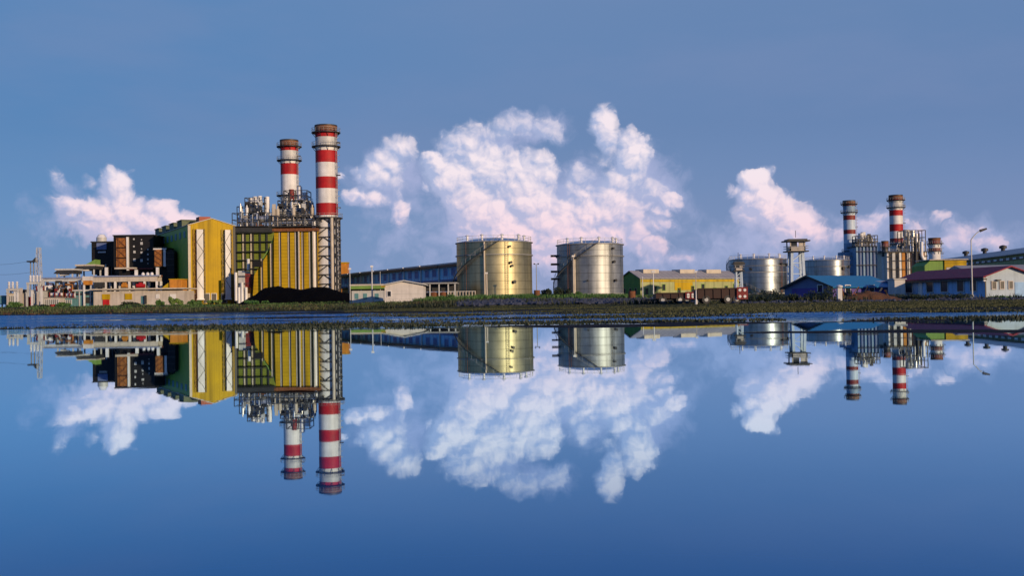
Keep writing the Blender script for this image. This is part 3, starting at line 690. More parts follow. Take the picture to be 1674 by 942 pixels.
# teal shed
o = base(136, 287); t = thing('teal_shed', 'teal panelled shed at the left end of the low cream building', 'shed', o); q = lambda px, py: P3(px, py, 287, o)
a, b_ = q(122, 500), q(152, 476); MB().box((a[0], 0, -.4), (b_[0], 6, b_[2])).build('wall', TEAL, t)
MB().box((a[0]-.4, -.5, b_[2]), (b_[0]-.1, 6.3, b_[2]+.4)).build('roof', LGREY, t)
for (x0, x1, y0, y1) in ((124, 134, 479, 483), (139, 151, 479, 483), (140, 151, 486, 496)):
    u, v = q(x0, y1), q(x1, y0); MB().box((u[0], -.1, u[2]), (v[0], -.004, v[2])).build('louvre', DARK, t)
for px in (123, 130, 148):
    u = q(px, 476); MB().box((u[0]-.15, -.15, -.2), (u[0]+.15, -.006, u[2])).build('mullion', LGREY, t)

o = base(108, 306); t = thing('control_shed', 'dark brown low shed behind the switchyard racks', 'shed', o); q = lambda px, py: P3(px, py, 306, o)
a, b_ = q(69, 500), q(150, 467); MB().box((a[0], 0, -.4), (b_[0], 5, b_[2])).build('wall', DARK, t); MB().box((a[0]-.3, -.4, b_[2]), (b_[0]+.3, 5.3, b_[2]+.3)).build('roof', RUST, t)
for x0, x1, m_ in ((74, 80, RUST), (92, 97, LGREY), (104, 112, OBAY), (114, 119, DRED), (126, 131, LGREY)):
    u, v = q(x0, 482), q(x1, 471); MB().box((u[0], -.12, u[2]), (v[0], -.004, v[2])).build('panel', m_, t)
# switchyard: transformers, gantry, posts
def transformer(label, px0, px1, yt, Y, m, n_bush=3):
    o = base((px0+px1)/2, Y); t = thing('transformer', label, 'transformer', o, 0, 'transformers in the switchyard'); q = lambda px, py: P3(px, py, Y, o)
    a, b_ = q(px0, 498), q(px1, yt); W = b_[0]-a[0]
    MB().box((a[0], 0, .1), (b_[0], 3, b_[2])).build('tank', m, t); MB().box((a[0]-.2, -.2, b_[2]), (b_[0]+.2, 3.2, b_[2]+.15)).build('lid', GREY, t)
    f = MB()
    n = max(4, int(W/.45))
    for i in range(n): f.box((a[0]+W*(i+.25)/n, -.45, .5), (a[0]+W*(i+.6)/n, -.01, b_[2]*.85))
    f.build('cooling_fins', LGREY, t)
    for i in range(n_bush):
        x = a[0]+W*(i+.5)/n_bush; prof = [(.12, 0, None)]
        for j in range(5): prof += [(.26, .12+.25*j, DRED), (.13, .25+.25*j, DRED)]
        MB().lathe((x, 1.5, b_[2]+.15), prof, 10).build('bushing', parent=t)
    MB().tube((a[0]+.4, 2.4, b_[2]+.9), (b_[0]-.4, 2.4, b_[2]+.9), .4, 10).build('conservator', WHT, t)
    return t
transformer('cream transformer behind the red drum, nearest the pipe rack', 73, 98, 487, 276, CREAM)
transformer('leftmost pale transformer with dark bushings at the photo edge', 11, 32, 480, 284, BEIGE, 4)
transformer('grey transformer with brown bushings between the white posts', 53, 70, 476, 287, LGREY)
transformer('teal transformer beside the shed, orange pipes above it', 100, 119, 488, 279, TEAL)
def gantry(label, px0, px1, yt, Y, ins):
    o = base((px0+px1)/2, Y); t = thing('switchyard_gantry', label, 'gantry', o, 0, 'switchyard gantries'); q = lambda px, py: P3(px, py, Y, o)
    a, b_ = q(px0, yt+3.5), q(px1, yt)
    MB().box((a[0], 0, a[2]), (b_[0], .6, b_[2])).build('beam', LGREY, t)
    for px in (px0+2, px1-2): x = q(px, yt)[0]; MB().cbox((x, .3, a[2]/2), (.5, .5, a[2])).build('column', LGREY, t)
    for px in ins:
        x = q(px, yt)[0]; prof = [(.15, 0, None)]
        for j in range(4): prof += [(.42, .15+.33*j, WHT), (.18, .33+.33*j, WHT)]
        prof += [(.4, 1.6, WHT), (.05, 1.9, WHT)]
        MB().lathe((x, .3, b_[2]), prof, 10).build('insulator', parent=t)
gantry('low white gantry carrying a row of pale insulators under the mast', 43, 65, 461.5, 285, (49, 54, 60, 65))
gantry('small dark gantry above the leftmost transformer', 10, 31, 472, 283, (14, 20, 27))
gantry('beam gantry behind the cream transformer, with pale insulators', 96, 122, 466, 294, (101, 108, 116, 120))
for i, (px0, px1, yt, yb, Y, m, lb) in enumerate(((76, 88, 470, 486, 291, DARK, 'black cabinet on legs behind the cream transformer'), (98, 106, 474, 488, 293, RUST, 'rusty brown cabinet right of the cream transformer top'), (107, 119, 470, 486, 292, ORG, 'orange cabinet above the teal transformer'), (36, 44, 474, 494, 288, DARK, 'black cabinet between the cream posts at the far left'), (0, 9, 484, 498, 286, TEAL, 'teal cabinet cut by the left photo edge'), (154, 168, 462, 471, 297, DARK, 'black cabinet under the left end of the beige rack'))):
    o = base((px0+px1)/2, Y); t = thing('switchgear_cabinet', lb, 'cabinet', o, 0, 'switchgear cabinets'); q = lambda px, py: P3(px, py, Y, o)
    a, b_ = q(px0, yb), q(px1, yt); MB().box((a[0], 0, a[2]), (b_[0], 1.6, b_[2])).build('casing', m, t); MB().box((a[0]-.1, -.1, b_[2]), (b_[0]+.1, 1.7, b_[2]+.12)).build('lid', GREY, t)
    for x in (a[0]+.2, b_[0]-.2): MB().cbox((x, .8, a[2]/2-.1), (.2, .5, a[2]+.2)).build('leg', LGREY, t)
    MB().box((a[0]+.2, -.06, a[2]+.3), ((a[0]+b_[0])/2-.05, -.004, b_[2]-.3)).build('door', m, t); MB().box(((a[0]+b_[0])/2+.05, -.06, a[2]+.3), (b_[0]-.2, -.004, b_[2]-.3)).build('door', m, t)
# white concrete posts of the yard fence
proto = None
for i, (px, yt, m) in enumerate(((13, 479, CREAM), (24.5, 477, WHT), (29, 478, WHT), (35, 472, CREAM), (52.5, 475, WHT), (62, 478, CREAM), (68, 471, WHT), (44, 479, LGREY))):
    o = base(px, 274); h = at(px, yt, 274).z - o.z
    t = thing('yard_post', 'pale post standing in the row in front of the switchyard', 'post', o, 0, 'pale posts in front of the switchyard')
    MB().cbox((0, 0, h/2), (.42, .42, h)).build('shaft', m, t); MB().cbox((0, 0, h+.08), (.6, .6, .16)).build('cap', LGREY, t)
    if i == 3: t['label'] = 'taller cream post behind the gantry, fourth from the left photo edge'
    if i == 6: t['label'] = 'tallest white post, last of the row towards the pipe rack'
for i, (px, Y, r, h, lb) in enumerate(((46, 276, .8, 2.7, 'large red drum standing among the pale yard posts'), (86, 262, .6, .6, 'small low red drum on the bank before the cream transformer'))):
    t = thing('red_drum', lb, 'drum', base(px, Y), 0, 'red drums'); MB().lathe((0,0,0), [(r, 0, None), (r, h, RED), (r*.9, h+.05, DRED), (.01, h+.05, DRED)], 18).build('drum_body', parent=t)
    MB().annulus((0,0,h*.33), r, r*1.05, .1, 18).build('hoop', DRED, t); MB().annulus((0,0,h*.66), r, r*1.05, .1, 18).build('hoop', DRED, t)
o = base(95, 289); t = thing('pipe_manifold', 'tangle of dark, rusty and white pipes under the white steel rack', 'pipework', o); q = lambda px, py: P3(px, py, 289, o); rn = random.Random(3)
for i in range(16):
    xa, xb = rn.uniform(71, 118), 0; xb = xa+rn.uniform(-14, 14); ya, yb = rn.uniform(460, 474), rn.uniform(474, 490); d_ = rn.uniform(-.5, 2.5)
    A_, B_ = q(xa, ya), q(xb, yb); MB().path([(A_[0], d_, A_[2]), (B_[0], d_, A_[2]), (B_[0], d_, B_[2]), (B_[0], d_, -.1)], rn.uniform(.14, .26), 6).build('pipe', (DARK, RUST, WHT, DARK, STEEL, OBAY)[i % 6], t)
for i in range(7):
    A_ = q(rn.uniform(72, 119), rn.uniform(462, 486)); m = MB().tube((A_[0], -.4, A_[2]), (A_[0], -.9, A_[2]), .4, 10); m.build('valve', (WHT, DRED, DARK)[i % 3], t)
# lattice mast with platform
o = base(57, 310); t = thing('lattice_mast', 'thin lattice mast with a dark platform rising over the switchyard', 'mast', o); q = lambda px, py: P3(px, py, 310, o)
def lattice(mb, x, y, z0, z1, w0, w1, n, th=.12):
    for sx in (-1, 1):
        for sy in (-1, 1): mb.bar((x+sx*w0, y+sy*w0, z0), (x+sx*w1, y+sy*w1, z1), th)
    for i in range(n):
        za = z0+(z1-z0)*i/n; zc = z0+(z1-z0)*(i+1)/n; wa = w0+(w1-w0)*i/n; wc = w0+(w1-w0)*(i+1)/n; s = 1 if i % 2 else -1
        for sy in (-1, 1): mb.bar((x-s*wa, y+sy*wa, za), (x+s*wc, y+sy*wc, zc), th*.7); mb.bar((x-wc, y+sy*wc, zc), (x+wc, y+sy*wc, zc), th*.7)
        for sx in (-1, 1): mb.bar((x+sx*wa, y-s*wa, za), (x+sx*wc, y+s*wc, zc), th*.7)
m = MB(); a, b_ = q(64, 500), q(64, 405); lattice(m, a[0], 0, 0, b_[2], .9, .45, 14); m.build('mast_frame', LGREY, t)
for px in (50.5, 55.5):
    a, b_ = q(px, 500), q(px, 428); MB().cbox((a[0], 0, b_[2]/2), (.25, .25, b_[2])).build('leg', GREY, t)
a, b_ = q(46, 429), q(60, 426.5); MB().box((a[0], -1, a[2]), (b_[0], 1, b_[2])).build('platform', DARK, t)
a, b_ = q(54, 426.5), q(59, 421); MB().prism([(a[0], -.6, a[2]), (b_[0], -.6, a[2]), (b_[0], -.6, b_[2])], (0, 1.2, 0)).build('cable_drum', DARK, t)
# overhead wires from the mast to the left
for py0, py1, lb in ((425, 427, 'upper thin power line running left from the mast'), (444, 441, 'lower thin power line running left across the sky')):
    a, b_ = at(60, py0, 310), at(-60, py1, 330); m = MB(); pts = [a.lerp(b_, i/12) - Vector((0,0,1.2*math.sin(math.pi*i/12))) for i in range(13)]
    m.path([tuple(p) for p in pts], .035, 4); tag(m.build('power_line', DARK), lb, 'cable', 'power lines')

# ================================================================== COAL HEAP
def mound(name, label, cat, px0, px1, pytop, Y, m, depth, seed, prof, nx=80, ny=22, rough=.35):
    X0, X1 = at(px0, 490, Y).x, at(px1, 490, Y).x; zb_ = gz((X0+X1)/2, Y-depth*.4)-.3; H = at((px0+px1)/2, pytop, Y).z - zb_
    V = []; Fc = []
    for j in range(ny+1):
        v = j/ny*2-1
        for i in range(nx+1):
            u = i/nx; hgt = np.interp(u, [p[0] for p in prof], [p[1] for p in prof])
            sl = max(0, 1-abs(v)**1.4)
            x = X0+(X1-X0)*u; y = Y+v*depth/2
            n = mnoise.fractal(Vector((x*.35, y*.35, seed)), 1., 2.1, 5)
            z = zb_ + H*hgt*sl + rough*n*min(1, hgt*sl*6)
            V.append((x-(X0+X1)/2, y-Y, z-zb_))
    for j in range(ny):
        for i in range(nx): k = j*(nx+1)+i; Fc.append((k, k+1, k+nx+2, k+nx+1))
    me = bpy.data.meshes.new(name); me.from_pydata(V, [], Fc); me.materials.append(m)
    ob = bpy.data.objects.new(name, me); COL.objects.link(ob); ob.location = ((X0+X1)/2, Y, zb_)
    return tag(ob, label, cat)
mound('coal_heap', 'broad black coal heap in front of the yellow boiler', 'coal heap', 384, 640, 468, 262, COAL, 26, 2.2,
      [(0,0),(.06,.12),(.12,.5),(.2,.95),(.27,1.0),(.36,.96),(.42,.86),(.5,.94),(.6,.9),(.68,.68),(.8,.4),(.92,.12),(1,0)])

# ================================================================== MIDDLE: shaded blue hall, sheds, cabin
c = at(752, 480, 248); gzv = gz(c.x, 248); Hh = at(748, 430.5, 249).z-gzv
t = thing('long_hall', 'long low hall in blue shade with stepped roof left of the first silver tank', 'industrial building', (c.x, 248, gzv), R_(25.5))
Lh = 96; zlow = Hh*.5
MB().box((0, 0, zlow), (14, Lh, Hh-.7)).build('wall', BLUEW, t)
MB().box((1.2, .4, -.5), (13.5, Lh-.4, zlow-.01)).build('undercroft', DARK, t)
for i in range(8):
    y0 = i*Lh/8; zr = Hh-.68
    MB().box((-.7, y0+.02, zr), (14.3, y0+Lh/8-.35, zr+.62)).build('roof_bay', DARK, t)
    MB().box((-.6, y0+.3, zr+.62), (14, y0+Lh/8-.6, zr+.95)).build('roof_sheet', LGREY, t)
    f = win(t, 'L', y0+2.2, zlow+1.4, 2.6, 1.7, frame_m=BLUEP, pane_m=SLATE); f = win(t, 'L', y0+7, zlow+1.4, 2.6, 1.7, frame_m=BLUEP, pane_m=SLATE)
    MB().box((-.4, y0-.15, -.3), (-.005, y0+.15, Hh-.8)).build('pilaster', LGREY, t)
    MB().box((-.35, y0+.4, zlow+.2), (-.01, y0+11.3, zlow+.6)).build('sill_band', SLATE, t)
o = base(562, 360); t = thing('orange_kiosk_tower', 'plain orange tower block peeking past the lattice frame of the tall chimney', 'tower block', o); q = lambda px, py: P3(px, py, 360, o)
a, b_ = q(553, 500), q(567.5, 430.5); MB().box((a[0], 0, -.5), (b_[0], 4, b_[2])).build('casing', ORG, t); MB().box((a[0]-.2, -.2, b_[2]), (b_[0]+.2, 4.2, b_[2]+.4)).build('roof', YEL, t)

# green roofed annex + white cabin
o = base(604, 215); t = thing('green_roofed_shed', 'low grey shed with a green fascia joined to the white cabin', 'shed', o); q = lambda px, py: P3(px, py, 215, o)
a, b_ = q(575, 496), q(626, 475); MB().box((a[0], 0, -.4), (b_[0], 6, b_[2])).build('wall', LGREY, t)
a, b_ = q(573, 473), q(627, 467); MB().box((a[0], -.7, a[2]), (b_[0], 6.3, b_[2])).build('roof', GREENP, t); MB().box((a[0]-.1, -.75, b_[2]), (b_[0], 6.4, b_[2]+.3)).build('roof_edge', BEIGE, t)
for x0, x1 in ((580, 586), (594, 600), (613, 619)):
    u, v = q(x0, 489), q(x1, 480); MB().box((u[0], -.08, u[2]), (v[0], -.004, v[2])).build('window', TEAL, t)
cc = base(629, 196); wc = at(692, 490, 196).x-cc.x
t = gable_house('white_cabin', 'white site cabin with a shallow gable facing the water', 'cabin', cc, R_(2), wc, 10, at(629, 466.5, 196).z-cc.z, at(657, 460, 196).z-cc.z, HOUSEW, LGREY, over=.5)
for zz in (.8, 1.7): MB().box((.1, -.05, zz), (wc-.1, -.003, zz+.06)).build('panel_joint', LGREY, t)
win(t, 'G', .5, 1.3, .6, .9); MB().box((-.6, -.9, at(629, 466.5, 196).z-cc.z-.35), (0.2, -.5, at(629, 466.5, 196).z-cc.z-.1)).build('gutter', YEL, t)
o = base(722, 225); t = thing('dark_shed', 'open dark shed with rusty equipment, left of the first silver tank', 'shed', o); q = lambda px, py: P3(px, py, 225, o)
a, b_ = q(694, 492), q(745, 464); MB().box((a[0], 2, -.3), (b_[0], 7, b_[2])).build('back_wall', DARK, t); MB().box((a[0]-.3, -.3, b_[2]), (b_[0]+.3, 7.3, b_[2]+.3)).build('roof', GREY, t)
for px in (695, 703, 718, 733, 744): x = q(px, 480)[0]; MB().cbox((x, 0, b_[2]/2), (.25, .25, b_[2])).build('post', LGREY, t)
for px in (709, 725): p = q(px, 486); MB().lathe((p[0], 1, 0), [(.9, 0, None), (.9, 1.6, RUST), (.1, 2, RUST)], 14).build('rusty_vessel', parent=t)
a = q(697, 478); b_ = q(742, 478); MB().tube((a[0], .4, a[2]), (b_[0], .4, a[2]), .18, 8).build('pipe', STEEL, t)

# ================================================================== TANKS
def tank(label, px, Y, hwpx, yt, girders, stair_dir, ladders, nmarks, shell_m=ALU):
    k = Y/F_PX; r = hwpx*k; o = base(px, Y); t = thing('storage_tank', label, 'tank', o, 0, 'silver storage tanks')
    H = at(px, yt, Y-r*.3).z - o.z
    MB().lathe((0,0,0), [(r*1.03, 0, None), (r*1.03, .5, CONC), (r*1.0, .5, CONC)], 64).build('foundation', parent=t)
    MB().lathe((0,0,0), [(r, .5, None), (r, H, shell_m)], 96).build('shell', parent=t)
    MB().lathe((0,0,0), [(r*1.01, H, None), (r*.6, H+r*.085, ALUR), (r*.2, H+r*.125, ALUR), (.02, H+r*.13, ALUR)], 64).build('roof', parent=t)
    for gf in girders: MB().annulus((0,0,H*gf), r*1.001, r+.28, .16, 64).build('wind_girder', GREY, t)
    rl = MB()
    for zz in (.6, 1.15): rl.ring((0,0,H+zz), r*.985, .04, 48)
    for i in range(32):
        a = 2*math.pi*i/32; rl.bar((r*.985*math.cos(a), r*.985*math.sin(a), H), (r*.985*math.cos(a), r*.985*math.sin(a), H+1.15), .06)
    rl.build('top_railing', LGREY, t)
    # spiral stair climbing round the shaded left side
    st = MB(); rails = MB(); n = 46; pa = None
    for i in range(n+1):
        a = R_(-200 + 118*i/n) if stair_dir > 0 else R_(-100-118*i/n); z = .6+(H-.6)*i/n
        c_, s_ = math.cos(a), math.sin(a)
        st.bar((c_*r, s_*r, z), (c_*(r+.9), s_*(r+.9), z), .13)
        p1 = (c_*(r+.92), s_*(r+.92), z); p2 = (p1[0], p1[1], z+1.05)
        if pa: st.bar(pa[0], p1, .14); rails.bar(pa[1], p2, .07)
        if i % 3 == 0: rails.bar(p1, p2, .06)
        pa = (p1, p2)
    so = st.build('spiral_stair', DARK, t); rails.build('handrail', GREY, so)
    for (off, m, zt_) in ladders:
        a = math.asin(off)-math.pi/2; c_, s_ = math.cos(a), math.sin(a); l = MB(); tx, ty = -s_*.3, c_*.3
        for sg in (-1, 1): l.bar((c_*(r+.3)+sg*tx, s_*(r+.3)+sg*ty, .6), (c_*(r+.3)+sg*tx, s_*(r+.3)+sg*ty, H*zt_), .08)
        z = .8
        while z < H*zt_: l.bar((c_*(r+.3)-tx, s_*(r+.3)-ty, z), (c_*(r+.3)+tx, s_*(r+.3)+ty, z), .05); z += .45
        l.build('ladder', m, t)
    for (off, hz, sz) in nmarks:
        a = math.asin(off)-math.pi/2; c_, s_ = math.cos(a), math.sin(a)
        b = MB().tube((c_*r*.99, s_*r*.99, H*hz), (c_*(r+.5), s_*(r+.5), H*hz), sz, 10); b.tube((c_*(r+.5), s_*(r+.5), H*hz), (c_*(r+.62), s_*(r+.62), H*hz), sz*1.35, 10); b.build('nozzle', DARK, t)
    for i in range(5):
        a = R_(-150+i*38); rr_ = r*.8; MB().lathe((rr_*math.cos(a), rr_*math.sin(a), H+r*.04), [(.25, 0, None), (.25, .9, WHT), (.5, 1., WHT), (.05, 1.35, WHT)], 10).build('roof_vent', parent=t)
    MB().lathe((0,0,0), [(r*1.012, .5, None), (r*1.012, .75, GREY)], 64).build('base_ring', parent=t)
    return t, r, H
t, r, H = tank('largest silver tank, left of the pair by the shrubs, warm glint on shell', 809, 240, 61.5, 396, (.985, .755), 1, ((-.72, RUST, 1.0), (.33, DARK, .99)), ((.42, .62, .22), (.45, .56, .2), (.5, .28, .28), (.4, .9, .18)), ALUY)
for off, zt in ((-.23, .98),):
    a = math.asin(off)-math.pi/2; MB().tube(((r+.4)*math.cos(a), (r+.4)*math.sin(a), .5), ((r+.4)*math.cos(a), (r+.4)*math.sin(a), H*zt), .2, 8).build('riser_pipe', BEIGE, t)
t, r, H = tank('silver tank right of the shrubs, slightly smaller of the middle pair', 965.5, 255, 54, 399.5, (.985, .76), 1, ((-.66, RUST, 1.0), (.56, DARK, .99)), ((.62, .65, .26), (.66, .3, .26), (.6, .9, .2), (-.15, .3, .16)))
a = math.asin(-.5)-math.pi/2; MB().tube(((r+.4)*math.cos(a), (r+.4)*math.sin(a), .5), ((r+.4)*math.cos(a), (r+.4)*math.sin(a), H*.8), .24, 8).build('riser_pipe', BEIGE, t)
# stair landings hanging on the left edge of the second tank
for i, hz in enumerate((.78, .62, .48, .34)):
    MB().box((-r-1.5, -2.2, H*hz-.1), (-r+.1, -.6, H*hz+.35)).build('stair_landing', DARK, t)
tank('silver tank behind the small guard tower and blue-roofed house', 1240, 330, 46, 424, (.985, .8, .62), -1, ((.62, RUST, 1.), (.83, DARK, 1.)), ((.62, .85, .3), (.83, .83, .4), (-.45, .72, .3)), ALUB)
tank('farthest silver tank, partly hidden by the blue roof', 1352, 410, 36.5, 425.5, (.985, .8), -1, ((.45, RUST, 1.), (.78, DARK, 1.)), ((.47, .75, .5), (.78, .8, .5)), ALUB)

# ================================================================== lamp posts, masts
def lamp_pole(label, px, yt, Y, rr=.1, head=None, m=LGREY, base_m=None):
    o = base(px, Y); t = thing('light_pole', label, 'pole', o, 0, 'light poles'); h = at(px, yt, Y).z-o.z
    MB().tube((0,0,0), (0,0,h), rr, 8, rr*.65).build('shaft', m, t); MB().tube((0,0,0), (0,0,.5), rr*1.9, 8).build('foot', m, t)
    if head == 'cross':
        MB().box((-.7, -.06, h-.12), (.7, .06, h)).build('cross_arm', DARK, t)
        for sx in (-1, 1): MB().cbox((sx*.55, -.12, h+.12), (.4, .3, .25)).build('lamp_head', DARK, t)
    elif head == 'top': MB().cbox((0, 0, h+.15), (.5, .3, .3)).build('lamp_head', WHT, t)
    elif head == 'arm':
        dx = at(1606, 379, Y).x-at(1590, 379, Y).x
        m_ = MB(); pts = [(0,0,h)] + [(dx*u, 0, h+1.15*math.sin(u*math.pi*.42)) for u in np.linspace(.1, 1, 8)]; m_.path(pts, rr*.6, 8); m_.build('arm', m, t)
        e = pts[-1]; MB().tube((e[0]-.1, 0, e[2]-.04), (e[0]+.75, 0, e[2]+.22), .17, 8, .1).build('lamp_head', DARK, t)
    return t
lamp_pole('thin white pole before the blue-shaded hall, nearest the lattice frame', 572.5, 441, 212, .1, 'top')
lamp_pole('white light pole in front of the green-roofed shed', 608.5, 437, 200, .15, 'top')
lamp_pole('slender pole rising behind the green-roofed shed roof', 622, 444, 235, .08)
lamp_pole('thick pale pole against the first silver tank', 796, 448, 205, .18, 'top', BEIGE)
lamp_pole('pale pole against the left side of the second silver tank', 938, 420, 215, .16, 'top', BEIGE)
lamp_pole('thin grey pole standing alone between the two middle tanks', 877.5, 432, 300, .14, 'cross', GREY)
lamp_pole('white pole in front of the pale green building', 1068.5, 446, 160, .09, 'top', WHT)
lamp_pole('thin pole left of the white one before the pale green building', 1051, 452, 175, .07, None, WHT)
lamp_pole('pole with a small head at the middle of the pale green building', 1138, 446, 190, .09, 'top', BEIGE)
lamp_pole('short white pole between the two maroon trailers', 1138, 474, 108, .07, None, WHT)
lamp_pole('tall street lamp with a curved arm over the red-roofed house', 1589.5, 392, 135, .11, 'arm', LGREY)

# low fence beside the first tank
o = base(752, 205); t = thing('low_fence', 'low pale rail fence at the left foot of the first silver tank', 'fence', o); q = lambda px, py: P3(px, py, 205, o)
xs = [q(px, 480)[0] for px in range(732, 778, 5)]
for x in xs: MB().cbox((x, 0, .8), (.16, .16, 1.7)).build('post', BEIGE, t)
for z in (.6, 1.5): MB().box((xs[0], -.05, z), (xs[-1], .05, z+.12)).build('rail', LGREY, t)
# ================================================================== pale green building (middle right)
cc = base(1047, 280); hE = at(1047, 452, 280).z-cc.z; 
t = gable_house('green_warehouse', 'long pale green warehouse with a grey roof behind the maroon trailers', 'warehouse', (cc.x-4.3*1.0, 280+7.3, cc.z), R_(-60), 8.6, 33, hE-.5, hE+1.4, GREENW, ROOFG, gable_m=GREENP, over=.4)
MB().box((8.6, 11, hE-3.6), (8.66, 17, hE-1.5)).build('yellow_panel', YEL, t)
MB().box((8.6, .3, hE-1.4), (8.7, 32.7, hE-.9)).build('fascia_band', YEL, t)
for i, y in enumerate((1.5, 4.2, 7, 12, 16.5, 20, 24, 28, 31)): win(t, 'R', y, hE-4.6+(i % 3)*.5, .9, 1.5, w=8.6, frame_m=GREENP)
for x in (1.5, 4, 6.3): win(t, 'G', x, hE-4.4, .8, 1.4, frame_m=GREENW)
for y in (3, 15, 24): MB().box((2.5, y, hE+.9), (6, y+5, hE+1.9)).build('ridge_vent', BEIGE, t)

# ================================================================== maroon dump trailers
def trailer(label, px0, px1, yt, ybed, Y, rear=True, rot=0.):
    X0, X1 = at(px0, 485, Y).x, at(px1, 485, Y).x; L = X1-X0; gzv = gz((X0+X1)/2, Y); t = thing('dump_trailer', label, 'trailer', (X0, Y, gzv), rot, 'maroon dump trailers')
    zt = at((px0+px1)/2, yt, Y).z-gzv; z0 = at((px0+px1)/2, ybed, Y).z-gzv; W = 2.3
    z0 = max(z0, .55)
    b = MB(); th = .08
    b.box((0, 0, z0), (L, W, z0+th)); b.box((0, 0, z0+th), (L, th, zt)); b.box((0, W-th, z0+th), (L, W, zt)); b.box((0, th, z0+th), (th, W-th, zt*.96)); b.build('bed', MAROON, t)
    rb = MB()
    n = max(4, int(L/.8))
    for i in range(n+1): rb.box((L*i/n-.05 if i else 0, -.09, z0), (min(L, L*i/n+.05), -.005, zt-.02))
    rb.box((0, -.1, zt-.02), (L, -.004, zt+.1)); rb.build('ribs', MAROON, t)
    if rear:
        MB().box((L, -.05, z0-.1), (L+.1, W+.05, zt+.12)).build('tailgate', DRED, t)
        f = MB().box((L-1.05, -.2, z0-.15), (L+.05, -.11, zt+.15)); pn = f.build('tail_panel', TRED, t)
        for sx in (.3, .8):
            for z in (z0+.15, zt-.15): MB().tube((L-1.05+sx, -.2, z), (L-1.05+sx, -.26, z), .15, 12).build('tail_lamp', LAMPG, pn)
    MB().box((.2, .4, z0-.2), (L-.2, W-.4, z0-.003)).build('chassis', DARK, t)
    for x in (L*.18, L*.62, L*.8):
        for y in (.12, W-.12):
            wh = MB().tube((x, y-.14, .42), (x, y+.14, .42), .42, 16).build('wheel', DARK, t); MB().tube((x, y-.16, .42), (x, y-.1, .42), .2, 12).build('rim', LGREY, wh)
    MB().tube((L*.1, 1.1, z0-.15), (-1.2, 1.1, .5), .07, 6).build('drawbar', DARK, t)
    return t
trailer('taller maroon dump trailer with a red tail panel of four white lamps', 1140, 1221, 472.5, 488, 112)
trailer('lower maroon trailer, left of the taller one', 1072, 1136, 480, 488, 118, rear=True)

# ================================================================== watch tower and guard tower
def watch_tower(label, px, Y, roof, cab, legs_y, base_y, m_cab, scale_w):
    o = base(px, Y); t = thing('watch_tower', label, 'tower', o, 0, 'watch towers'); q = lambda p, py: P3(p, py, Y, o)
    k = Y/F_PX; (rw, ry) = roof; (cw, c0, c1) = cab
    zr, zc0, zc1 = q(px, ry)[2], q(px, c1)[2], q(px, c0)[2]; hw = cw*k; rwk = rw*k
    rf = MB().box((-rwk, -rwk, zr), (rwk, rwk, zr+.28)); rf.prism([(-rwk*.8, -rwk*.8, zr+.28), (rwk*.8, -rwk*.8, zr+.28), (rwk*.8, rwk*.8, zr+.28), (-rwk*.8, rwk*.8, zr+.28)], (0, 0, .3)); rf.build('roof', DARK, t)
    b = MB(); b.use(m_cab); b.box((-hw, -hw, zc0), (hw, hw, zc0+(zc1-zc0)*.45))
    for sx in (-1, 1):
        for sy in (-1, 1): b.cbox((sx*hw*.93, sy*hw*.93, (zc0+zr)/2), (hw*.14, hw*.14, zr-zc0))
    b.build('cabin', parent=t)
    MB().box((-hw*.95, -hw*.9, zc0+(zc1-zc0)*.46), (-hw*.05, -hw*.86, zr-.05)).build('window', GLASS, t); MB().box((hw*.15, -hw*.9, zc0+(zc1-zc0)*.46), (hw*.9, -hw*.86, zr-.05)).build('shutter', m_cab, t)
    d = MB().box((-rwk*.9, -rwk*.9, zc0-.25), (rwk*.9, rwk*.9, zc0-.01)).build('balcony', DARK, t)
    rl = MB(); e = rwk*.86
    for z in (.55, 1.05):
        for s in (-1, 1): rl.bar((-e, s*e, zc0+z), (e, s*e, zc0+z), .08); rl.bar((s*e, -e, zc0+z), (s*e, e, zc0+z), .08)
    rl.build('railing', GREY, d)
    for sx in (-1, 1):
        for sy in (-1, 1): MB().bar((sx*hw*.85, sy*hw*.85, 0), (sx*hw*.7, sy*hw*.7, zc0-.2), .42*scale_w).build('leg', BWHT, t)
    br = MB(); n = 4
    for i in range(n):
        za, zb_ = zc0*i/n, zc0*(i+1)/n-.3; s = 1 if i % 2 else -1
        br.bar((-s*hw*.83, -hw*.83, za), (s*hw*.75, -hw*.75, zb_), .16*scale_w); br.bar((-hw*.75, -hw*.75, zb_), (hw*.75, -hw*.75, zb_), .16*scale_w)
    br.build('brace', BWHT, t)
    MB().tube((0,0,zr+1), (0,0,zr+2.6), .06, 6).build('antenna', DARK, t)
watch_tower('tall watch tower with an open cabin and flat dark roof between two silver tanks', 1302.5, 250, (19, 395.5), (12.5, 396, 410.5), 0, 450, CREAM, 1.4)
watch_tower('small guard tower standing in front of the third silver tank', 1208, 240, (9.5, 432.5), (6, 433, 442), 0, 470, CREAM, .8)

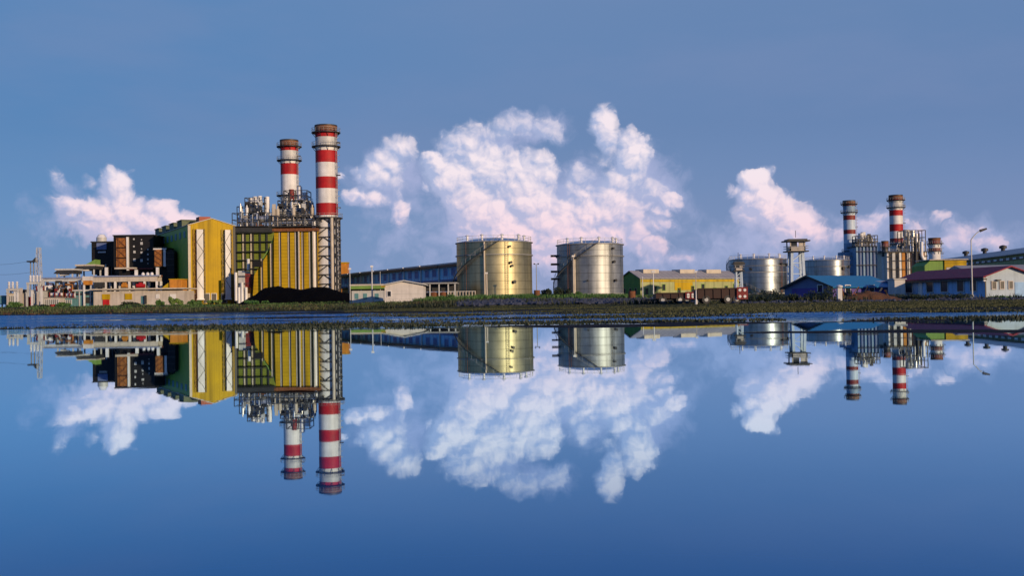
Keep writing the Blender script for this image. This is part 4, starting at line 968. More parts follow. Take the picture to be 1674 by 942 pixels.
# ================================================================== blue roofed house
Yb_ = 172; ca = base(1283, Yb_+3.5)
t = gable_house('blue_roofed_house', 'low violet house with a bright blue sheet roof among dark bushes', 'house', (ca.x, Yb_+3.5, ca.z), R_(-54), 9.3, 15.5, at(1283, 471, Yb_).z-ca.z, at(1317, 452.5, Yb_).z-ca.z, VIOLET, BLUER, gable_m=SLATE, over=.5, thick=.15)
hh = at(1283, 471, Yb_).z-ca.z
MB().box((1.5, -.06, .1), (8.2, -.004, hh*.95)).build('porch_wall', VIOLET, t)
win(t, 'G', 6.6, .8, .9, 1.1); win(t, 'R', 3, .8, 1.2, 1.0, w=9.3); win(t, 'R', 9, .8, 1.2, 1.0, w=9.3)
bg = MB(); 
for s in (0, 1):
    xe = -.5 if s == 0 else 9.8; sl = (at(1317, 452.5, Yb_).z-at(1283, 471, Yb_).z)/4.65
    bg.prism([(xe, -.62, hh-.5*sl-.1), (4.65, -.62, hh+4.65*sl-.1), (4.65, -.62, hh+4.65*sl+.22), (xe, -.62, hh-.5*sl+.22)], (0, .1, 0))
bg.build('barge_board', DARK, t)
o = base(1447, 178); t = thing('blue_shed', 'small flat blue shed against the right end of the blue-roofed house', 'shed', o); q = lambda px, py: P3(px, py, 178, o)
a, b_ = q(1427, 488), q(1462, 461); MB().box((a[0], 0, -.4), (b_[0], 4, b_[2])).build('wall', BLUER, t); MB().box((a[0]-.1, -.2, b_[2]), (b_[0]+.2, 4.2, b_[2]+.2)).build('roof', SLATE, t)
a, b_ = q(1453, 484), q(1459, 466); MB().box((a[0], -.06, a[2]), (b_[0], -.004, b_[2])).build('door', WHT, t)
o = base(1472, 168); t = thing('white_shed', 'small white shed at the left end of the red-roofed house', 'shed', o); q = lambda px, py: P3(px, py, 168, o)
a, b_ = q(1463, 488), q(1479.5, 457); MB().box((a[0], 0, -.4), (b_[0], 3, b_[2])).build('wall', HOUSEW, t); MB().box((a[0]-.2, -.2, b_[2]), (b_[0]+.2, 3.2, b_[2]+.15)).build('roof', LGREY, t)
a, b_ = q(1466, 486), q(1472, 470); MB().box((a[0], -.05, a[2]), (b_[0], -.004, b_[2])).build('door', LGREY, t)

# ================================================================== red roofed house
Yr = 150; cc = base(1611, Yr); hE = at(1611, 452, Yr).z-cc.z; hR = at(1651, 436.5, Yr).z-cc.z
t = gable_house('red_roofed_house', 'long house with a dark red tiled roof, white gable end and shade-blue side', 'house', cc, R_(8.5), 7.2, 24, hE, hR, GABW, REDR, over=.6, thick=.16, long_m=BLUEP)
for y, ww in ((2.0, 1.5), (5.2, 1.6), (9.4, 1.8), (13.4, 1.8), (19.5, 2.0)): win(t, 'L', y, 1.0, ww, 1.5, frame_m=LGREY)
win(t, 'L', 16.6, .1, .9, 2.3, frame_m=WHT, pane_m=WHT, name='door')
MB().box((-.55, -.5, hE-.5), (-.004, 24.5, hE-.28)).build('eave_soffit', DARK, t)
for x in (1.0, 2.2, 3.5): win(t, 'G', x, 1.25, .5, .95, frame_m=CREAM)
MB().box((4.4, -.06, .05), (6.0, -.004, 2.1)).build('roller_door', BLUEP, t)
MB().box((-.05, -.08, 0), (.12, -.005, hE)).build('corner_post', DARK, t)
MB().cbox((-.35, -.35, hE-.45), (.3, .3, .5)).build('wall_lamp', WHT, t)
MB().box((1.5, -.5, 2.35), (2.1, -.005, 2.5)).build('awning', DARK, t)

# ================================================================== right background: long grey-roofed hall, green/yellow building
LHX, LHY, LHT = 132.8, 270., R_(-6.3); gzv = gz(LHX, LHY)
heL = at(1674, 416.5, 300).z-gzv
t = gable_house('long_grey_hall', 'very long grey-roofed hall with roof vents running out of frame at right', 'industrial building', (LHX, LHY, gzv), LHT, 20, 132, heL, heL+2.4, GREENW, GREY, over=.9, thick=.25)
MB().box((-.25, 1, heL-1.5), (-.004, 131, heL-.75)).build('clerestory', DARK, t)
for i in range(24): y = 3+i*5.3; MB().box((-.32, y, heL-1.4), (-.255, y+2.6, heL-.85)).build('window', WHT, t)
MB().box((-.3, .5, 0), (-.006, 131.5, heL*.5)).build('lower_cladding', GREENW, t)
for px in (1543, 1580, 1611, 1641):
    rr_ = (px-CX)/F_PX
    y = None
    for k_ in range(0, 1300):
        yy_ = k_*.1; wx = LHX+10*math.cos(LHT)-yy_*math.sin(LHT); wy = LHY+10*math.sin(LHT)+yy_*math.cos(LHT)
        if wx/wy <= rr_: y = yy_; break
    if y is None: continue
    MB().lathe((10, y, heL+2.45), [(.6, 0, None), (.6, .8, DARK), (1.1, .9, DARK), (1.1, 1.6, DARK), (.3, 1.9, DARK)], 14).build('roof_vent', parent=t)
c = at(1546, 470, 250); gzv = gz(c.x, 250)
t = thing('green_yellow_building', 'flat building half green and half yellow behind the red roof', 'building', (c.x, 250, gzv), 0); q = lambda px, py: P3(px, py, 250, Vector((c.x, 250, gzv)))
a, b_ = q(1513, 470), q(1544, 426); MB().prism([(a[0]-.1, 0, -.5), (b_[0], 0, -.5), (b_[0], 0, b_[2]), (a[0]+1.2, 0, b_[2]), (a[0]-.1, 0, b_[2]-1.1)], (0, 8, 0)).build('green_wing', GREENP, t)
a, b_ = q(1544, 470), q(1579, 426); MB().box((a[0]+.01, -.3, -.5), (b_[0], 8, b_[2])).build('yellow_wing', YELH, t)
a, b_ = q(1512, 426), q(1581, 423.5); MB().box((a[0]+.8, -.7, a[2]+.02), (b_[0], 8.4, b_[2])).build('roof', BEIGE, t)
a, b_ = q(1546, 441), q(1577, 437); MB().box((a[0], -.4, a[2]), (b_[0], -.31, b_[2])).build('plinth_band', CREAM, t)
c = at(1640, 470, 200); gzv = gz(c.x, 200)
t = thing('pale_roofed_hall', 'pale grey roof slope behind the red-roofed house, blue at its right end', 'building', (c.x, 200, gzv), 0); q = lambda px, py: P3(px, py, 200, Vector((c.x, 200, gzv)))
a, b_ = q(1582, 470), q(1760, 442); MB().box((a[0], 0, -.5), (b_[0], 9, b_[2])).build('wall', BLUEW, t)
z1 = q(1640, 442)[2]; z2 = q(1640, 432)[2]; MB().prism([(a[0]-.4, -.6, z1), (a[0]-.4, 5, z2), (a[0]-.4, 10, z1), (a[0]-.4, 10, z1-.25), (a[0]-.4, -.6, z1-.25)], (b_[0]-a[0]+.8, 0, 0)).build('roof', ROOFG, t)

# ================================================================== right power block
def far_boiler(label, Y, px0, px1, yt, m, seed, vents, cluster, colm=(BEIGE, DARK), frame=True):
    o = base((px0+px1)/2, Y); D = 14; t = thing('heat_recovery_boiler', label, 'boiler', o, 0, 'boilers of the power station'); q = lambda px, py: P3(px, py, Y, o)
    a, b_ = q(px0, 500), q(px1, yt); MB().box((a[0], 0, -.5), (b_[0], D, b_[2])).build('casing', m, t)
    n = 6
    for i in range(n+1):
        x = a[0]+(b_[0]-a[0])*i/n; MB().box((x-.35, -.7, -.3), (x+.35, -.02, b_[2])).build('column', colm[i % 2], t)
    for f in (.35, .62, .9): MB().box((a[0]-.8, -1.5, b_[2]*f-.15), (b_[0]+.8, -.75, b_[2]*f+.15)).build('walkway', DARK, t)
    deck(t, (a[0]-1, -1.5, b_[2]+.2), (b_[0]+1, D))
    rnd = random.Random(seed)
    for (px, y1, rr) in vents:
        p, p1 = q(px, yt), q(px, y1); v = MB().tube((p[0], 3, p[2]-4), (p[0], 3, p1[2]-2), rr*.5, 8); v.tube((p[0], 3, p1[2]-3), (p[0], 3, p1[2]), rr, 10); v.build('vent_silencer', rnd.choice((STEEL, WHT, LGREY, DARK)), t)
    xa, xb = q(cluster[0], yt)[0], q(cluster[1], yt)[0]
    pipes_on_top(t, xa, xb, 0, D-3, b_[2], 7, cluster[2], rnd)
    steel_frame(t, q, cluster[0], cluster[1], yt-cluster[2]*F_PX/Y*1.1, yt, -.5, 8, 6, 3, .3); 
    if frame: steel_frame(t, q, px0, px1, yt, 455, -2.4, -2.0, 4, 3, .2)
    for px in np.linspace(cluster[0]+2, cluster[1]-2, 4):
        x = q(px, yt)[0]; MB().box((x-.2, 5, b_[2]), (x+.2, 5.4, b_[2]+cluster[2])).build('post', DARK, t)
    deck(t, (xa, 2, b_[2]+cluster[2]*.5), (xb, 9))
    return t, q
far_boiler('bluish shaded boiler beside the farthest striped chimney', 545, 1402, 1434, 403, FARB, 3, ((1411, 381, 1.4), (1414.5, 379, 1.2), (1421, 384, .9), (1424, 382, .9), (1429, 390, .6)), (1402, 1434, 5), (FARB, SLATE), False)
t, q = far_boiler('silver and orange boiler under the bright far chimney, full of pipes', 500, 1452, 1512, 412, BEIGE, 5, ((1486, 375, 1.5), (1490, 381, 1.2), (1496, 376, 1.4), (1500, 390, 1.), (1506, 396, .8)), (1478, 1512, 9), (WHT, BEIGE))
for px, m in ((1460, LGREY), (1470, WHT), (1476, ORG), (1484, WHT), (1491, SALM), (1498, SALM), (1503, DARK), (1508, ORG)):
    a, b_ = q(px, 455), q(px, 414); MB().box((a[0]-.7, -1.6, a[2]), (a[0]+.6, -.72, b_[2])).build('duct_panel', m, t)
pts = [q(1503, 396), q(1503, 418), q(1508, 428), q(1508, 452)]; MB().path([(p[0], -2.6, p[2]) for p in pts], .8, 10).build('downcomer_pipe', WHT, t)
pts = [q(1494, 400), q(1494, 452)]; MB().path([(p[0], -2.6, p[2]) for p in pts], .6, 10).build('downcomer_pipe', DARK, t)
# duct tower by the farthest chimney and the pipe tower between the boilers
o = base(1391, 552); t = thing('stack_base_house', 'wide bluish duct house at the foot of the farthest striped chimney', 'duct', o); q = lambda px, py: P3(px, py, 552, o)
a, b_ = q(1377, 500), q(1405, 412); MB().box((a[0], 0, -.5), (b_[0], 6, b_[2])).build('casing', FARB, t); MB().box((a[0]-1.5, -1, b_[2]*.82), (a[0]+2, 2, b_[2]*.86)).build('side_platform', DARK, t)
for f in (.5, .7, .9): MB().box((a[0]-.1, -.3, b_[2]*f), (b_[0]+.1, -.01, b_[2]*f+.5)).build('flange', GREY, t)
o = base(1440, 515); t = thing('pipe_tower', 'slim tower of white and dark pipes between the two far boilers', 'pipework', o); q = lambda px, py: P3(px, py, 515, o)
for px, yt, m, rr in ((1437, 396, WHT, .8), (1441, 410, DARK, 1.), (1446, 425, LGREY, 1.3), (1450, 404, BEIGE, .7)):
    a = q(px, yt); MB().tube((a[0], 0, 0), (a[0], 0, a[2]), rr, 10).build('pipe', m, t)
for py in (412, 424, 436, 448): a, b_ = q(1434, py), q(1453, py); MB().box((a[0], -1.6, a[2]-.2), (b_[0], 1.6, a[2]+.2)).build('platform', DARK, t)

# ================================================================== VEGETATION, ROCKS, CLUTTER
def shrub(name, label, cat, px, Y, wpx, hpx, m, n=420, seed=0, group='shrubs on the bank', leaf=.22, z_off=0):
    rnd = random.Random(seed); k = Y/F_PX; o = base(px, Y); o.z += z_off; t = thing(name, label, cat, o, 0, group)
    W, Hh = wpx*k/2, hpx*k; f = MB(); clumps = [(rnd.uniform(-.75, .75), rnd.uniform(-.5, .5), rnd.uniform(.25, .95)*(1-.35*abs(rnd.uniform(-1, 1))), rnd.uniform(.25, .45)) for _ in range(9)]
    for i in range(n):
        c = rnd.choice(clumps); d = Vector((rnd.gauss(0, 1), rnd.gauss(0, 1), rnd.gauss(0, 1))).normalized()*c[3]*rnd.random()**.4
        p = Vector((W*(c[0]+d.x), W*(c[1]+d.y), max(.02, Hh*(c[2]*.75+d.z*.7)))); s = leaf*rnd.uniform(.6, 1.4)
        a = Vector((rnd.gauss(0,1), rnd.gauss(0,1), rnd.gauss(0,1))).normalized(); b = a.orthogonal().normalized()
        f.poly([p-a*s, p+b*s*.5, p+a*s, p-b*s*.5])
    f.build('foliage', m, t)
    st = MB()
    for c in clumps[:6]: st.tube((c[0]*W*.3, c[1]*W*.3, -.1), (c[0]*W, c[1]*W, Hh*c[2]*.7), .05, 5, .02)
    st.build('stem', BARK, t); return t
shr = [(262, 272, 14, 11, LEAF, 'shrub before the low cream building, left of its two shrubs'), (286, 272, 22, 17, LEAFL, 'light green shrub at the right end of the low cream building'),
       (318, 268, 20, 12, LEAF, 'green shrub at the foot of the yellow gable, left one'), (350, 268, 22, 9, LEAFL, 'low light shrub under the yellow gable, right one'),
       (418, 246, 46, 9, GRN, 'bright green low bush at the left toe of the coal heap'), (732, 190, 34, 13, LEAF, 'green bush between the dark shed and the low fence'),
       (893, 205, 26, 19, LEAFD, 'dark shrub between the two middle tanks, left of the pair'), (918, 200, 30, 22, LEAFD, 'tallest dark shrub beside the second silver tank'),
       (945, 198, 26, 14, LEAF, 'green shrub at the left foot of the second silver tank'), (1008, 200, 24, 10, LEAF, 'low shrub at the right foot of the second silver tank'),
       (1240, 122, 48, 22, LEAFD, 'dark bush right of the taller maroon trailer'), (1268, 125, 50, 24, LEAFD, 'dark bush left of the blue-roofed house'), (1300, 126, 60, 18, LEAFD, 'dark low bush before the violet porch wall'),
       (1344, 126, 54, 28, LEAFD, 'large dark bush before the blue-roofed house, left of the white post'), (1392, 128, 40, 25, LEAFD, 'dark bush between the white post and scrap heap'), (1450, 128, 44, 15, LEAFD, 'low dark bush before the blue shed'),
       (1500, 126, 64, 13, LEAFD, 'low dark bush under the left end of the red-roofed house'), (1550, 126, 70, 12, LEAFD, 'low dark bush under the middle of the shade-blue house side'), (1640, 130, 60, 7, LEAF, 'low green bush along the white gable foot'),
       (100, 262, 30, 9, LEAF, 'green weeds before the teal transformer'), (20, 262, 36, 12, LEAF, 'green bush at the left photo edge before the transformer'), (66, 262, 30, 7, LEAFD, 'dark weeds beside the small red drum'), (212, 268, 34, 8, LEAFD, 'dark weeds under the yellow shutter')]
for i, (px, Y, wp, hp, m, lb) in enumerate(shr): shrub('shrub', lb, 'shrub', px, Y, wp, hp, m, 900 if hp > 11 else 500, i, leaf=.2*Y/200)

def tufts(name, label, pts, m, hmin, hmax, wid, seed):
    rnd = np.random.default_rng(seed); n = len(pts); V = np.zeros((n*9, 3)); 
    for b in range(3):
        ang = rnd.uniform(0, 2*np.pi, n); h = rnd.uniform(hmin, hmax, n); lean = rnd.uniform(-.4, .4, n)*h
        dx, dy = np.cos(ang)*wid, np.sin(ang)*wid
        V[b*3::9] = pts + np.stack([-dx, -dy, np.zeros(n)-.02], 1); V[b*3+1::9] = pts + np.stack([dx, dy, np.zeros(n)-.02], 1)
        V[b*3+2::9] = pts + np.stack([lean+dx*.2, lean*.5, h], 1)
    me = bpy.data.meshes.new(name); me.from_pydata(V.tolist(), [], [(i*3, i*3+1, i*3+2) for i in range(n*3)]); me.materials.append(m)
    ob = bpy.data.objects.new(name, me); COL.objects.link(ob); return tag(ob, label, 'grass', kind='stuff')
def scatter(n, y0, y1, s0, s1, seed, thr, zmin):
    rnd = random.Random(seed); out = []
    while len(out) < n:
        y = y0*(y1/y0)**rnd.random(); x = rnd.uniform(s0, s1)*y
        if mnoise.noise(Vector((x/9, y/6, seed))) < thr + rnd.uniform(-.2, .2): continue
        z = gz(x, y)
        if z < zmin: continue
        out.append((x, y, z))
    return np.array(out)
tufts('grass', 'olive grass covering the flooded flat on the right', scatter(30000, 36, 150, -.02, .56, 5, -.1, .06), DRYG, .025, .085, .045, 1)
tufts('grass', 'sparse olive grass on the bars left of the middle', scatter(6000, 34, 130, -.3, 0, 9, .05, .05), DRYG, .025, .08, .045, 2)
tufts('grass', 'green grass along the bank at the plant foot', scatter(6000, 165, 262, -.52, .14, 13, .3, .5), LEAF, .12, .42, .1, 3)
tufts('grass', 'dry olive weeds in patches on the dark left bank', scatter(5000, 150, 225, -.52, .02, 23, .15, .12), DRYG, .1, .45, .1, 6)
tufts('grass', 'short dark marsh grass standing out of the shallows', scatter(8000, 26, 62, -.52, .55, 31, .2, -.03), LEAFD, .03, .1, .04, 8)
tufts('grass', 'olive marsh grass on the muddy bars by the open water', scatter(10000, 36, 80, -.15, .55, 37, .1, -.01), DRYG, .03, .1, .045, 9)
tufts('reeds', 'taller dark reeds in clumps along the water edge of the bank', scatter(2600, 120, 190, -.5, .5, 29, .42, .1), LEAFD, .25, .75, .08, 7)
tufts('grass', 'bright green grass around the tank foundations', scatter(5000, 185, 232, -.09, .11, 17, -.2, .8), GRN, .3, .85, .14, 4)

def rocks(name, label, n, y0, y1, s0, s1, size, m, seed):
    rnd = random.Random(seed); b = MB()
    for i in range(n):
        y = rnd.uniform(y0, y1); x = rnd.uniform(s0, s1)*y; z = gz(x, y); s = size*rnd.uniform(.4, 1.3)
        k = len(b.v)
        pts = [(1,0,0),(-1,0,0),(0,1,0),(0,-1,0),(0,0,1),(0,0,-1)]
        rot = Matrix.Rotation(rnd.uniform(0, 6.28), 3, 'Z') @ Matrix.Rotation(rnd.uniform(-.5, .5), 3, 'X')
        for p in pts: v = rot @ Vector((p[0]*s*rnd.uniform(.7, 1.4), p[1]*s*rnd.uniform(.7, 1.2), p[2]*s*rnd.uniform(.5, .9))); b.v.append((x+v.x, y+v.y, z+s*.2+v.z))
        for f in ((0,2,4),(2,1,4),(1,3,4),(3,0,4),(2,0,5),(1,2,5),(3,1,5),(0,3,5)): b.face([k+q for q in f])
    ob = b.build(name, m); return tag(ob, label, 'rocks', kind='stuff')
rocks('rubble_bank', 'dark bluish rubble along the bank below the tanks', 2600, 128, 165, -.05, .17, .42, ROCK, 3)
rocks('rubble_bank', 'dark brown stones and clods along the left waterline', 500, 158, 215, -.5, -.06, .22, EARTH, 9)
rocks('rubble_bank', 'scattered dark stones before the houses on the right', 700, 105, 140, .2, .5, .22, ROCK, 6)

# scrap heap: rusty beams, each a piece of one heap
o = base(1420, 124); t = thing('scrap_heap', 'brown earth heap with rusty scrap beams beside the blue shed', 'scrap heap', o); rnd = random.Random(5)
for i in range(14):
    x = rnd.uniform(-2.6, 2.8); MB().bar((x, rnd.uniform(-1, 1), 0), (x+rnd.uniform(-1.6, 1.6), rnd.uniform(-.6, .6), rnd.uniform(.6, 1.75)), rnd.uniform(.08, .17)).build('beam', RUST if i % 3 else DARK, t)
m = MB(); n = 20
for j in range(n):
    for i in range(n):
        pass
V = []
for j in range(13):
    for i in range(41):
        u, v = i/20-1, j/6-1; V.append((u*4.2, v*1.5, max(-.2, 1.15*(1-abs(u)**1.3)*(1-v*v)+.22*mnoise.noise(Vector((u*5, v*3, 2)))-.05)))
m.v = V
for j in range(12):
    for i in range(40): k_ = j*41+i; m.face([k_, k_+1, k_+42, k_+41])
m.build('earth_mound', EARTH, t)
o = base(1372.5, 122); t = thing('marker_post', 'stout white post with a round cap among the dark bushes', 'post', o); h = at(1372, 466, 122).z-o.z
MB().box((-.24, -.24, -.1), (.24, .24, h-.35)).build('shaft', WHT, t); MB().lathe((0,0,h-.34), [(.2, 0, None), (.36, .08, LGREY), (.36, .25, WHT), (.05, .36, WHT)], 16).build('cap', parent=t)
# small barrels and stones of the bank seen as white dots
for i, (px, Y, lb) in enumerate(((1033, 165, 'rusty drum at the left end of the pale green building'), (878, 195, 'small rusty drum right of the first silver tank'))):
    t = thing('rusty_drum', lb, 'drum', base(px, Y), 0, 'rusty drums'); MB().lathe((0,0,0), [(.55, 0, None), (.55, 1.4, RUST), (.5, 1.42, DRED), (.01, 1.42, DRED)], 16).build('drum_body', parent=t); MB().annulus((0,0,.5), .55, .6, .08, 16).build('hoop', RUST, t)

# ================================================================== SKY AND LIGHT
SUN_AZ, SUN_EL = R_(43), R_(13)       # to the right of straight behind the camera, low
sd = Vector((math.sin(SUN_AZ)*math.cos(SUN_EL), -math.cos(SUN_AZ)*math.cos(SUN_EL), math.sin(SUN_EL)))
sl = bpy.data.lights.new('sun', 'SUN'); sl.energy = 4.0; sl.angle = R_(.6); sl.color = (1., .71, .42)
so = bpy.data.objects.new('sun', sl); COL.objects.link(so); so.rotation_euler = (-sd).to_track_quat('-Z', 'Y').to_euler()

W = bpy.data.worlds.new('World'); S.world = W; W.use_nodes = True
nt = W.node_tree; N = nt.nodes; L = nt.links; bg = N['Background']
def nn(tp, **kw):
    n = N.new(tp)
    for k_, v in kw.items(): setattr(n, k_, v)
    return n
def mth(op, a, b=None, c=None, clamp=False):
    n = nn('ShaderNodeMath', operation=op); n.use_clamp = clamp
    for i, v in enumerate((a, b, c)):
        if v is None: continue
        if isinstance(v, (int, float)): n.inputs[i].default_value = v
        else: L.new(v, n.inputs[i])
    return n.outputs[0]
def sstep(v, a, b, lo=0., hi=1.):
    n = nn('ShaderNodeMapRange', interpolation_type='SMOOTHSTEP'); L.new(v, n.inputs[0])
    for i, x in zip((1, 2, 3, 4), (a, b, lo, hi)): n.inputs[i].default_value = x
    return n.outputs[0]
def mixc(f, a, b):
    n = nn('ShaderNodeMix', data_type='RGBA')
    for i, v in ((0, f), (6, a), (7, b)):
        if isinstance(v, (int, float)): n.inputs[i].default_value = v
        elif isinstance(v, tuple): n.inputs[i].default_value = v if len(v) == 4 else (*v, 1)
        else: L.new(v, n.inputs[i])
    return n.outputs[2]
sky = nn('ShaderNodeTexSky', sky_type='NISHITA'); sky.sun_disc = False; sky.sun_elevation = SUN_EL
sky.sun_rotation = math.atan2(sd.x, sd.y); sky.air_density = 1.2; sky.dust_density = .6; sky.ozone_density = 2.5
STR = .1
tc = nn('ShaderNodeTexCoord'); sx = nn('ShaderNodeSeparateXYZ'); L.new(tc.outputs['Generated'], sx.inputs[0])
az = mth('ARCTAN2', sx.outputs['X'], sx.outputs['Y']); el = mth('ARCSINE', sx.outputs['Z'])
ramp = nn('ShaderNodeValToRGB'); L.new(mth('DIVIDE', el, R_(60), clamp=True), ramp.inputs[0])
cr = ramp.color_ramp; cr.elements[0].position = 0; cr.elements[0].color = (.21, .315, .585, 1); cr.elements[1].position = 1; cr.elements[1].color = (.03, .11, .36, 1)
for p_, c_ in ((2/60, (.19, .295, .575)), (5/60, (.16, .262, .525)), (9/60, (.13, .233, .475)), (13/60, (.132, .243, .48)), (17/60, (.15, .258, .485)), (28/60, (.06, .17, .45))):
    e = cr.elements.new(p_); e.color = (*c_, 1)
skyc = nn('ShaderNodeVectorMath', operation='SCALE'); L.new(sky.outputs[0], skyc.inputs[0]); skyc.inputs['Scale'].default_value = STR
base_sky = mixc(.85, skyc.outputs[0], ramp.outputs[0])
# cleaner, more saturated blue towards the left, lilac towards the right
lf = sstep(az, -.45, .1)
lefty = nn('ShaderNodeMix', data_type='RGBA', blend_type='MULTIPLY'); lefty.inputs[0].default_value = 1; L.new(base_sky, lefty.inputs[6]); L.new(mixc(lf, (.66, .88, .98), (.95, .94, .96)), lefty.inputs[7])
base_sky = lefty.outputs[2]

mot = nn('ShaderNodeTexNoise'); mot.inputs['Scale'].default_value = 3.2; mot.inputs['Detail'].default_value = 5; mot.inputs['Roughness'].default_value = .55
mpm = nn('ShaderNodeMapping'); mpm.inputs['Scale'].default_value = (1, 1, 3.5); mpm.inputs['Rotation'].default_value = (0, .25, 0); L.new(tc.outputs['Generated'], mpm.inputs[0]); L.new(mpm.outputs[0], mot.inputs['Vector'])
base_sky = mixc(sstep(mot.outputs['Fac'], .4, .72, 0., .35), base_sky, (.2, .27, .47))      # thin high haze in patches
P = nn('ShaderNodeCombineXYZ'); L.new(az, P.inputs[0]); L.new(el, P.inputs[1])
def vadd(a, b):
    n = nn('ShaderNodeVectorMath', operation='ADD'); L.new(a, n.inputs[0])
    if isinstance(b, tuple): n.inputs[1].default_value = b
    else: L.new(b, n.inputs[1])
    return n.outputs[0]
def warp(v, scale, amp, detail=3):
    n = nn('ShaderNodeTexNoise'); n.inputs['Scale'].default_value = scale; n.inputs['Detail'].default_value = detail; n.inputs['Roughness'].default_value = .6; L.new(v, n.inputs['Vector'])
    s = nn('ShaderNodeVectorMath', operation='MULTIPLY_ADD'); L.new(n.outputs['Color'], s.inputs[0]); s.inputs[1].default_value = (amp, amp, 0); s.inputs[2].default_value = (-amp/2, -amp/2, 0)
    return vadd(v, s.outputs[0])
PX = 1/F_PX
Pw = warp(warp(P.outputs[0], 28, 46*PX, 2), 110, 16*PX, 3)
def azel(px, py):
    d = ray(px, py).normalized(); return math.atan2(d.x, d.y), math.asin(d.z)
def field(blobs, vec, grow=1.):
    acc = None
    for (px, py, rx, ry, st) in blobs:
        st = st*1.22 if st > .88 else st
        a, e = azel(px, py); ix, iy = F_PX/(rx*grow), F_PX/(ry*grow)
        m = nn('ShaderNodeVectorMath', operation='MULTIPLY_ADD'); L.new(vec, m.inputs[0]); m.inputs[1].default_value = (ix, iy, 0); m.inputs[2].default_value = (-a*ix, -e*iy, 0)
        ln = nn('ShaderNodeVectorMath', operation='LENGTH'); L.new(m.outputs[0], ln.inputs[0])
        mr = nn('ShaderNodeMapRange', interpolation_type='SMOOTHSTEP'); L.new(ln.outputs['Value'], mr.inputs[0]); mr.inputs[1].default_value = 1.5; mr.inputs[2].default_value = .1; mr.inputs[3].default_value = 0; mr.inputs[4].default_value = st
        acc = mr.outputs[0] if acc is None else mth('SMOOTH_MAX', acc, mr.outputs[0], .18)
    return mth('SUBTRACT', acc, .1)
CUM = [(190,302,20,28,1),(188,328,27,28,1),(160,348,45,24,1),(112,332,32,18,.85),(205,352,45,26,1),(262,345,24,18,1),(288,360,30,16,1),(180,374,60,20,.9),(240,367,50,22,1),(130,352,35,18,.8),
       (95,297,22,16,.5),(150,297,16,14,.48),(75,330,16,9,.4),
       (895,420,60,26,.8),(840,400,60,24,.95),(948,300,26,40,.6),(965,350,34,26,.9),(1005,300,34,36,.8),(1075,365,30,18,.6),(1030,345,36,26,.8),(925,340,30,22,.9),(770,210,30,20,.6),
       (650,245,34,28,.78),(612,285,26,26,.9),(583,318,20,16,.85),(605,326,30,14,.75),(655,342,16,26,.8),(640,300,28,22,.6),(630,268,30,28,.85),(566,283,8,8,.55),(693,297,9,9,.6),
       (755,235,44,28,.8),(718,265,28,22,.95),(745,290,42,30,1),(790,270,46,34,.9),(770,322,46,34,1),(800,352,56,34,1),(835,382,72,28,1),(850,300,54,44,.9),(885,272,34,24,.85),(860,200,48,28,.6),(815,215,38,24,.66),(900,212,28,28,.55),
       (893,283,26,24,.85),(868,332,52,30,1),(890,362,52,30,1),(930,372,60,34,1),(957,330,24,28,.85),(1000,342,44,38,.9),(990,208,22,34,.92),(985,258,26,24,.5),(1035,248,32,32,1),(1028,290,36,30,.8),(1060,312,30,22,.75),(1088,328,22,14,.8),(1098,318,15,8,.72),(1078,347,24,9,.75),(925,397,80,18,.95),
       (1043,382,24,24,.8),(1062,405,34,22,.75),(990,385,48,24,.85),(1090,428,60,14,.45),
       (1235,296,25,20,1),(1245,320,34,25,1),(1272,345,40,28,1),(1232,345,30,26,.8),(1292,367,40,24,.95),(1332,377,28,18,.75),(1300,388,60,18,.6),(1203,313,14,10,.66),(1188,310,9,9,.5),
       (1420,362,48,18,.55),(1500,375,30,16,.5),(1537,358,15,11,.62),(1583,377,35,18,.58),(1610,397,40,20,.55),(1572,388,30,15,.52),(1380,385,40,14,.5)]
VEIL = [(900,370,230,110,1.),(640,300,80,75,.85),(660,380,90,50,.6),(1250,395,150,60,.8),(130,350,100,50,.7),(105,315,38,32,.7),(1500,395,190,40,.7),(870,210,80,40,.85),(790,250,80,50,.9),(1045,310,85,75,.9),(955,300,50,60,.75),(750,430,200,30,.5),(1080,430,160,40,.7),(1440,368,80,34,.85),(1590,388,90,40,.85)]
B = field(CUM, Pw, 1.24); V_ = field(VEIL, Pw); B2 = field(CUM, vadd(Pw, (9*PX, 9*PX, 0)), 1.24)
def billow(v):
    vo = nn('ShaderNodeTexVoronoi', voronoi_dimensions='2D', feature='F1'); vo.normalize = True; vo.inputs['Scale'].default_value = 42; vo.inputs['Detail'].default_value = 3; vo.inputs['Roughness'].default_value = .5; vo.inputs['Lacunarity'].default_value = 2.1
    L.new(v, vo.inputs['Vector'])
    return mth('MULTIPLY', mth('SUBTRACT', .33, vo.outputs['Distance']), 2.0)
P2 = warp(warp(P.outputs[0], 22, 40*PX, 2), 90, 14*PX, 3)
n0 = billow(P2); n1 = billow(vadd(P2, (5*PX, 6*PX, 0)))
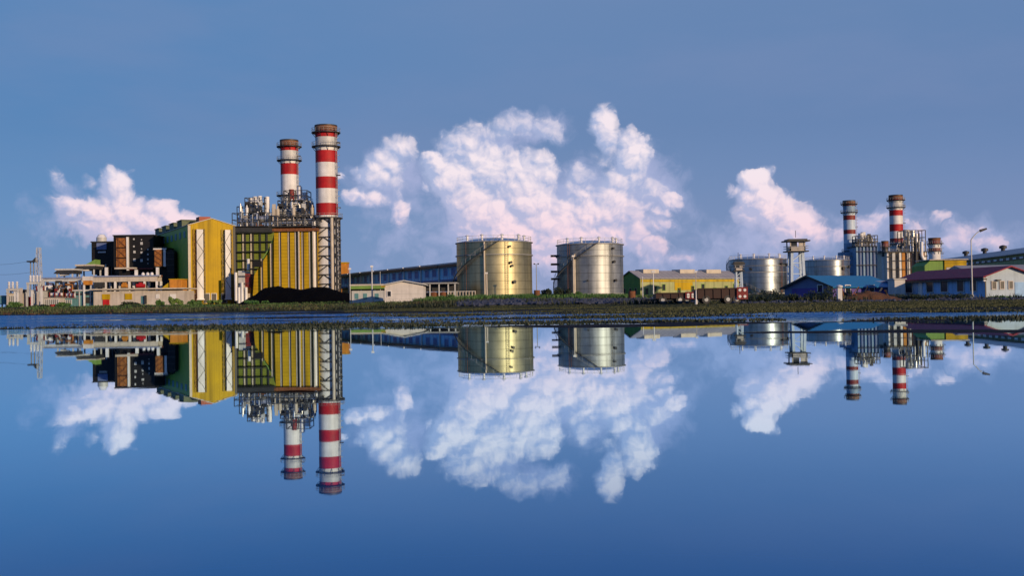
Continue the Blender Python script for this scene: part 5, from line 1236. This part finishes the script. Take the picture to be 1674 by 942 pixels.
no = nn('ShaderNodeTexNoise', noise_dimensions='2D'); no.inputs['Scale'].default_value = 46; no.inputs['Detail'].default_value = 7; no.inputs['Roughness'].default_value = .6; L.new(Pw, no.inputs['Vector'])
fb = mth('SUBTRACT', no.outputs['Fac'], .5)
Dn = mth('ADD', mth('ADD', B, mth('MULTIPLY', n0, .42)), mth('MULTIPLY', fb, .55))
lit = mth('ADD', .43, mth('MULTIPLY', mth('SUBTRACT', B, B2), 1.5))
lit = mth('ADD', lit, mth('MULTIPLY', mth('SUBTRACT', n0, n1), 1.25))
lit = mth('ADD', lit, mth('MULTIPLY', n0, .35)); lit = mth('ADD', lit, mth('MULTIPLY', fb, .5))
lit = mth('ADD', lit, mth('MULTIPLY', mth('SUBTRACT', B, .8), .75), clamp=True)
crisp = sstep(Dn, .24, .38); softm = sstep(Dn, .05, .58)
cm = nn('ShaderNodeMix'); L.new(sstep(lit, .25, .7), cm.inputs[0]); L.new(softm, cm.inputs[2]); L.new(crisp, cm.inputs[3])
opac = mth('MULTIPLY', mth('MULTIPLY', cm.outputs[0], sstep(B, .12, .32)), sstep(B, .2, .75, .55, 1.))
lowf = sstep(el, R_(2.), R_(7.5))
litc = mixc(lowf, (.95, .69, .77), (.91, .80, .86))
shc = mixc(lowf, (.52, .50, .70), (.40, .47, .70))
ccol = mixc(lit, shc, litc)
veil = mth('MULTIPLY', sstep(mth('ADD', V_, mth('ADD', mth('MULTIPLY', fb, .9), mth('MULTIPLY', n0, .22))), .12, .95), mth('MULTIPLY', sstep(V_, .04, .22), .8))
col = mixc(veil, base_sky, (.43, .47, .715))
col = mixc(opac, col, ccol)
L.new(col, bg.inputs['Color']); bg.inputs['Strength'].default_value = 1.0
W.cycles.sampling_method = 'MANUAL'; W.cycles.sample_map_resolution = 512

S.view_settings.view_transform = 'Standard'; S.view_settings.look = 'None'; S.view_settings.exposure = 0; S.view_settings.gamma = 1; S.view_settings.use_curve_mapping = False
S.render.engine = 'CYCLES'; S.cycles.use_denoising = True
S.cycles.max_bounces = 6; S.cycles.diffuse_bounces = 3; S.cycles.glossy_bounces = 4
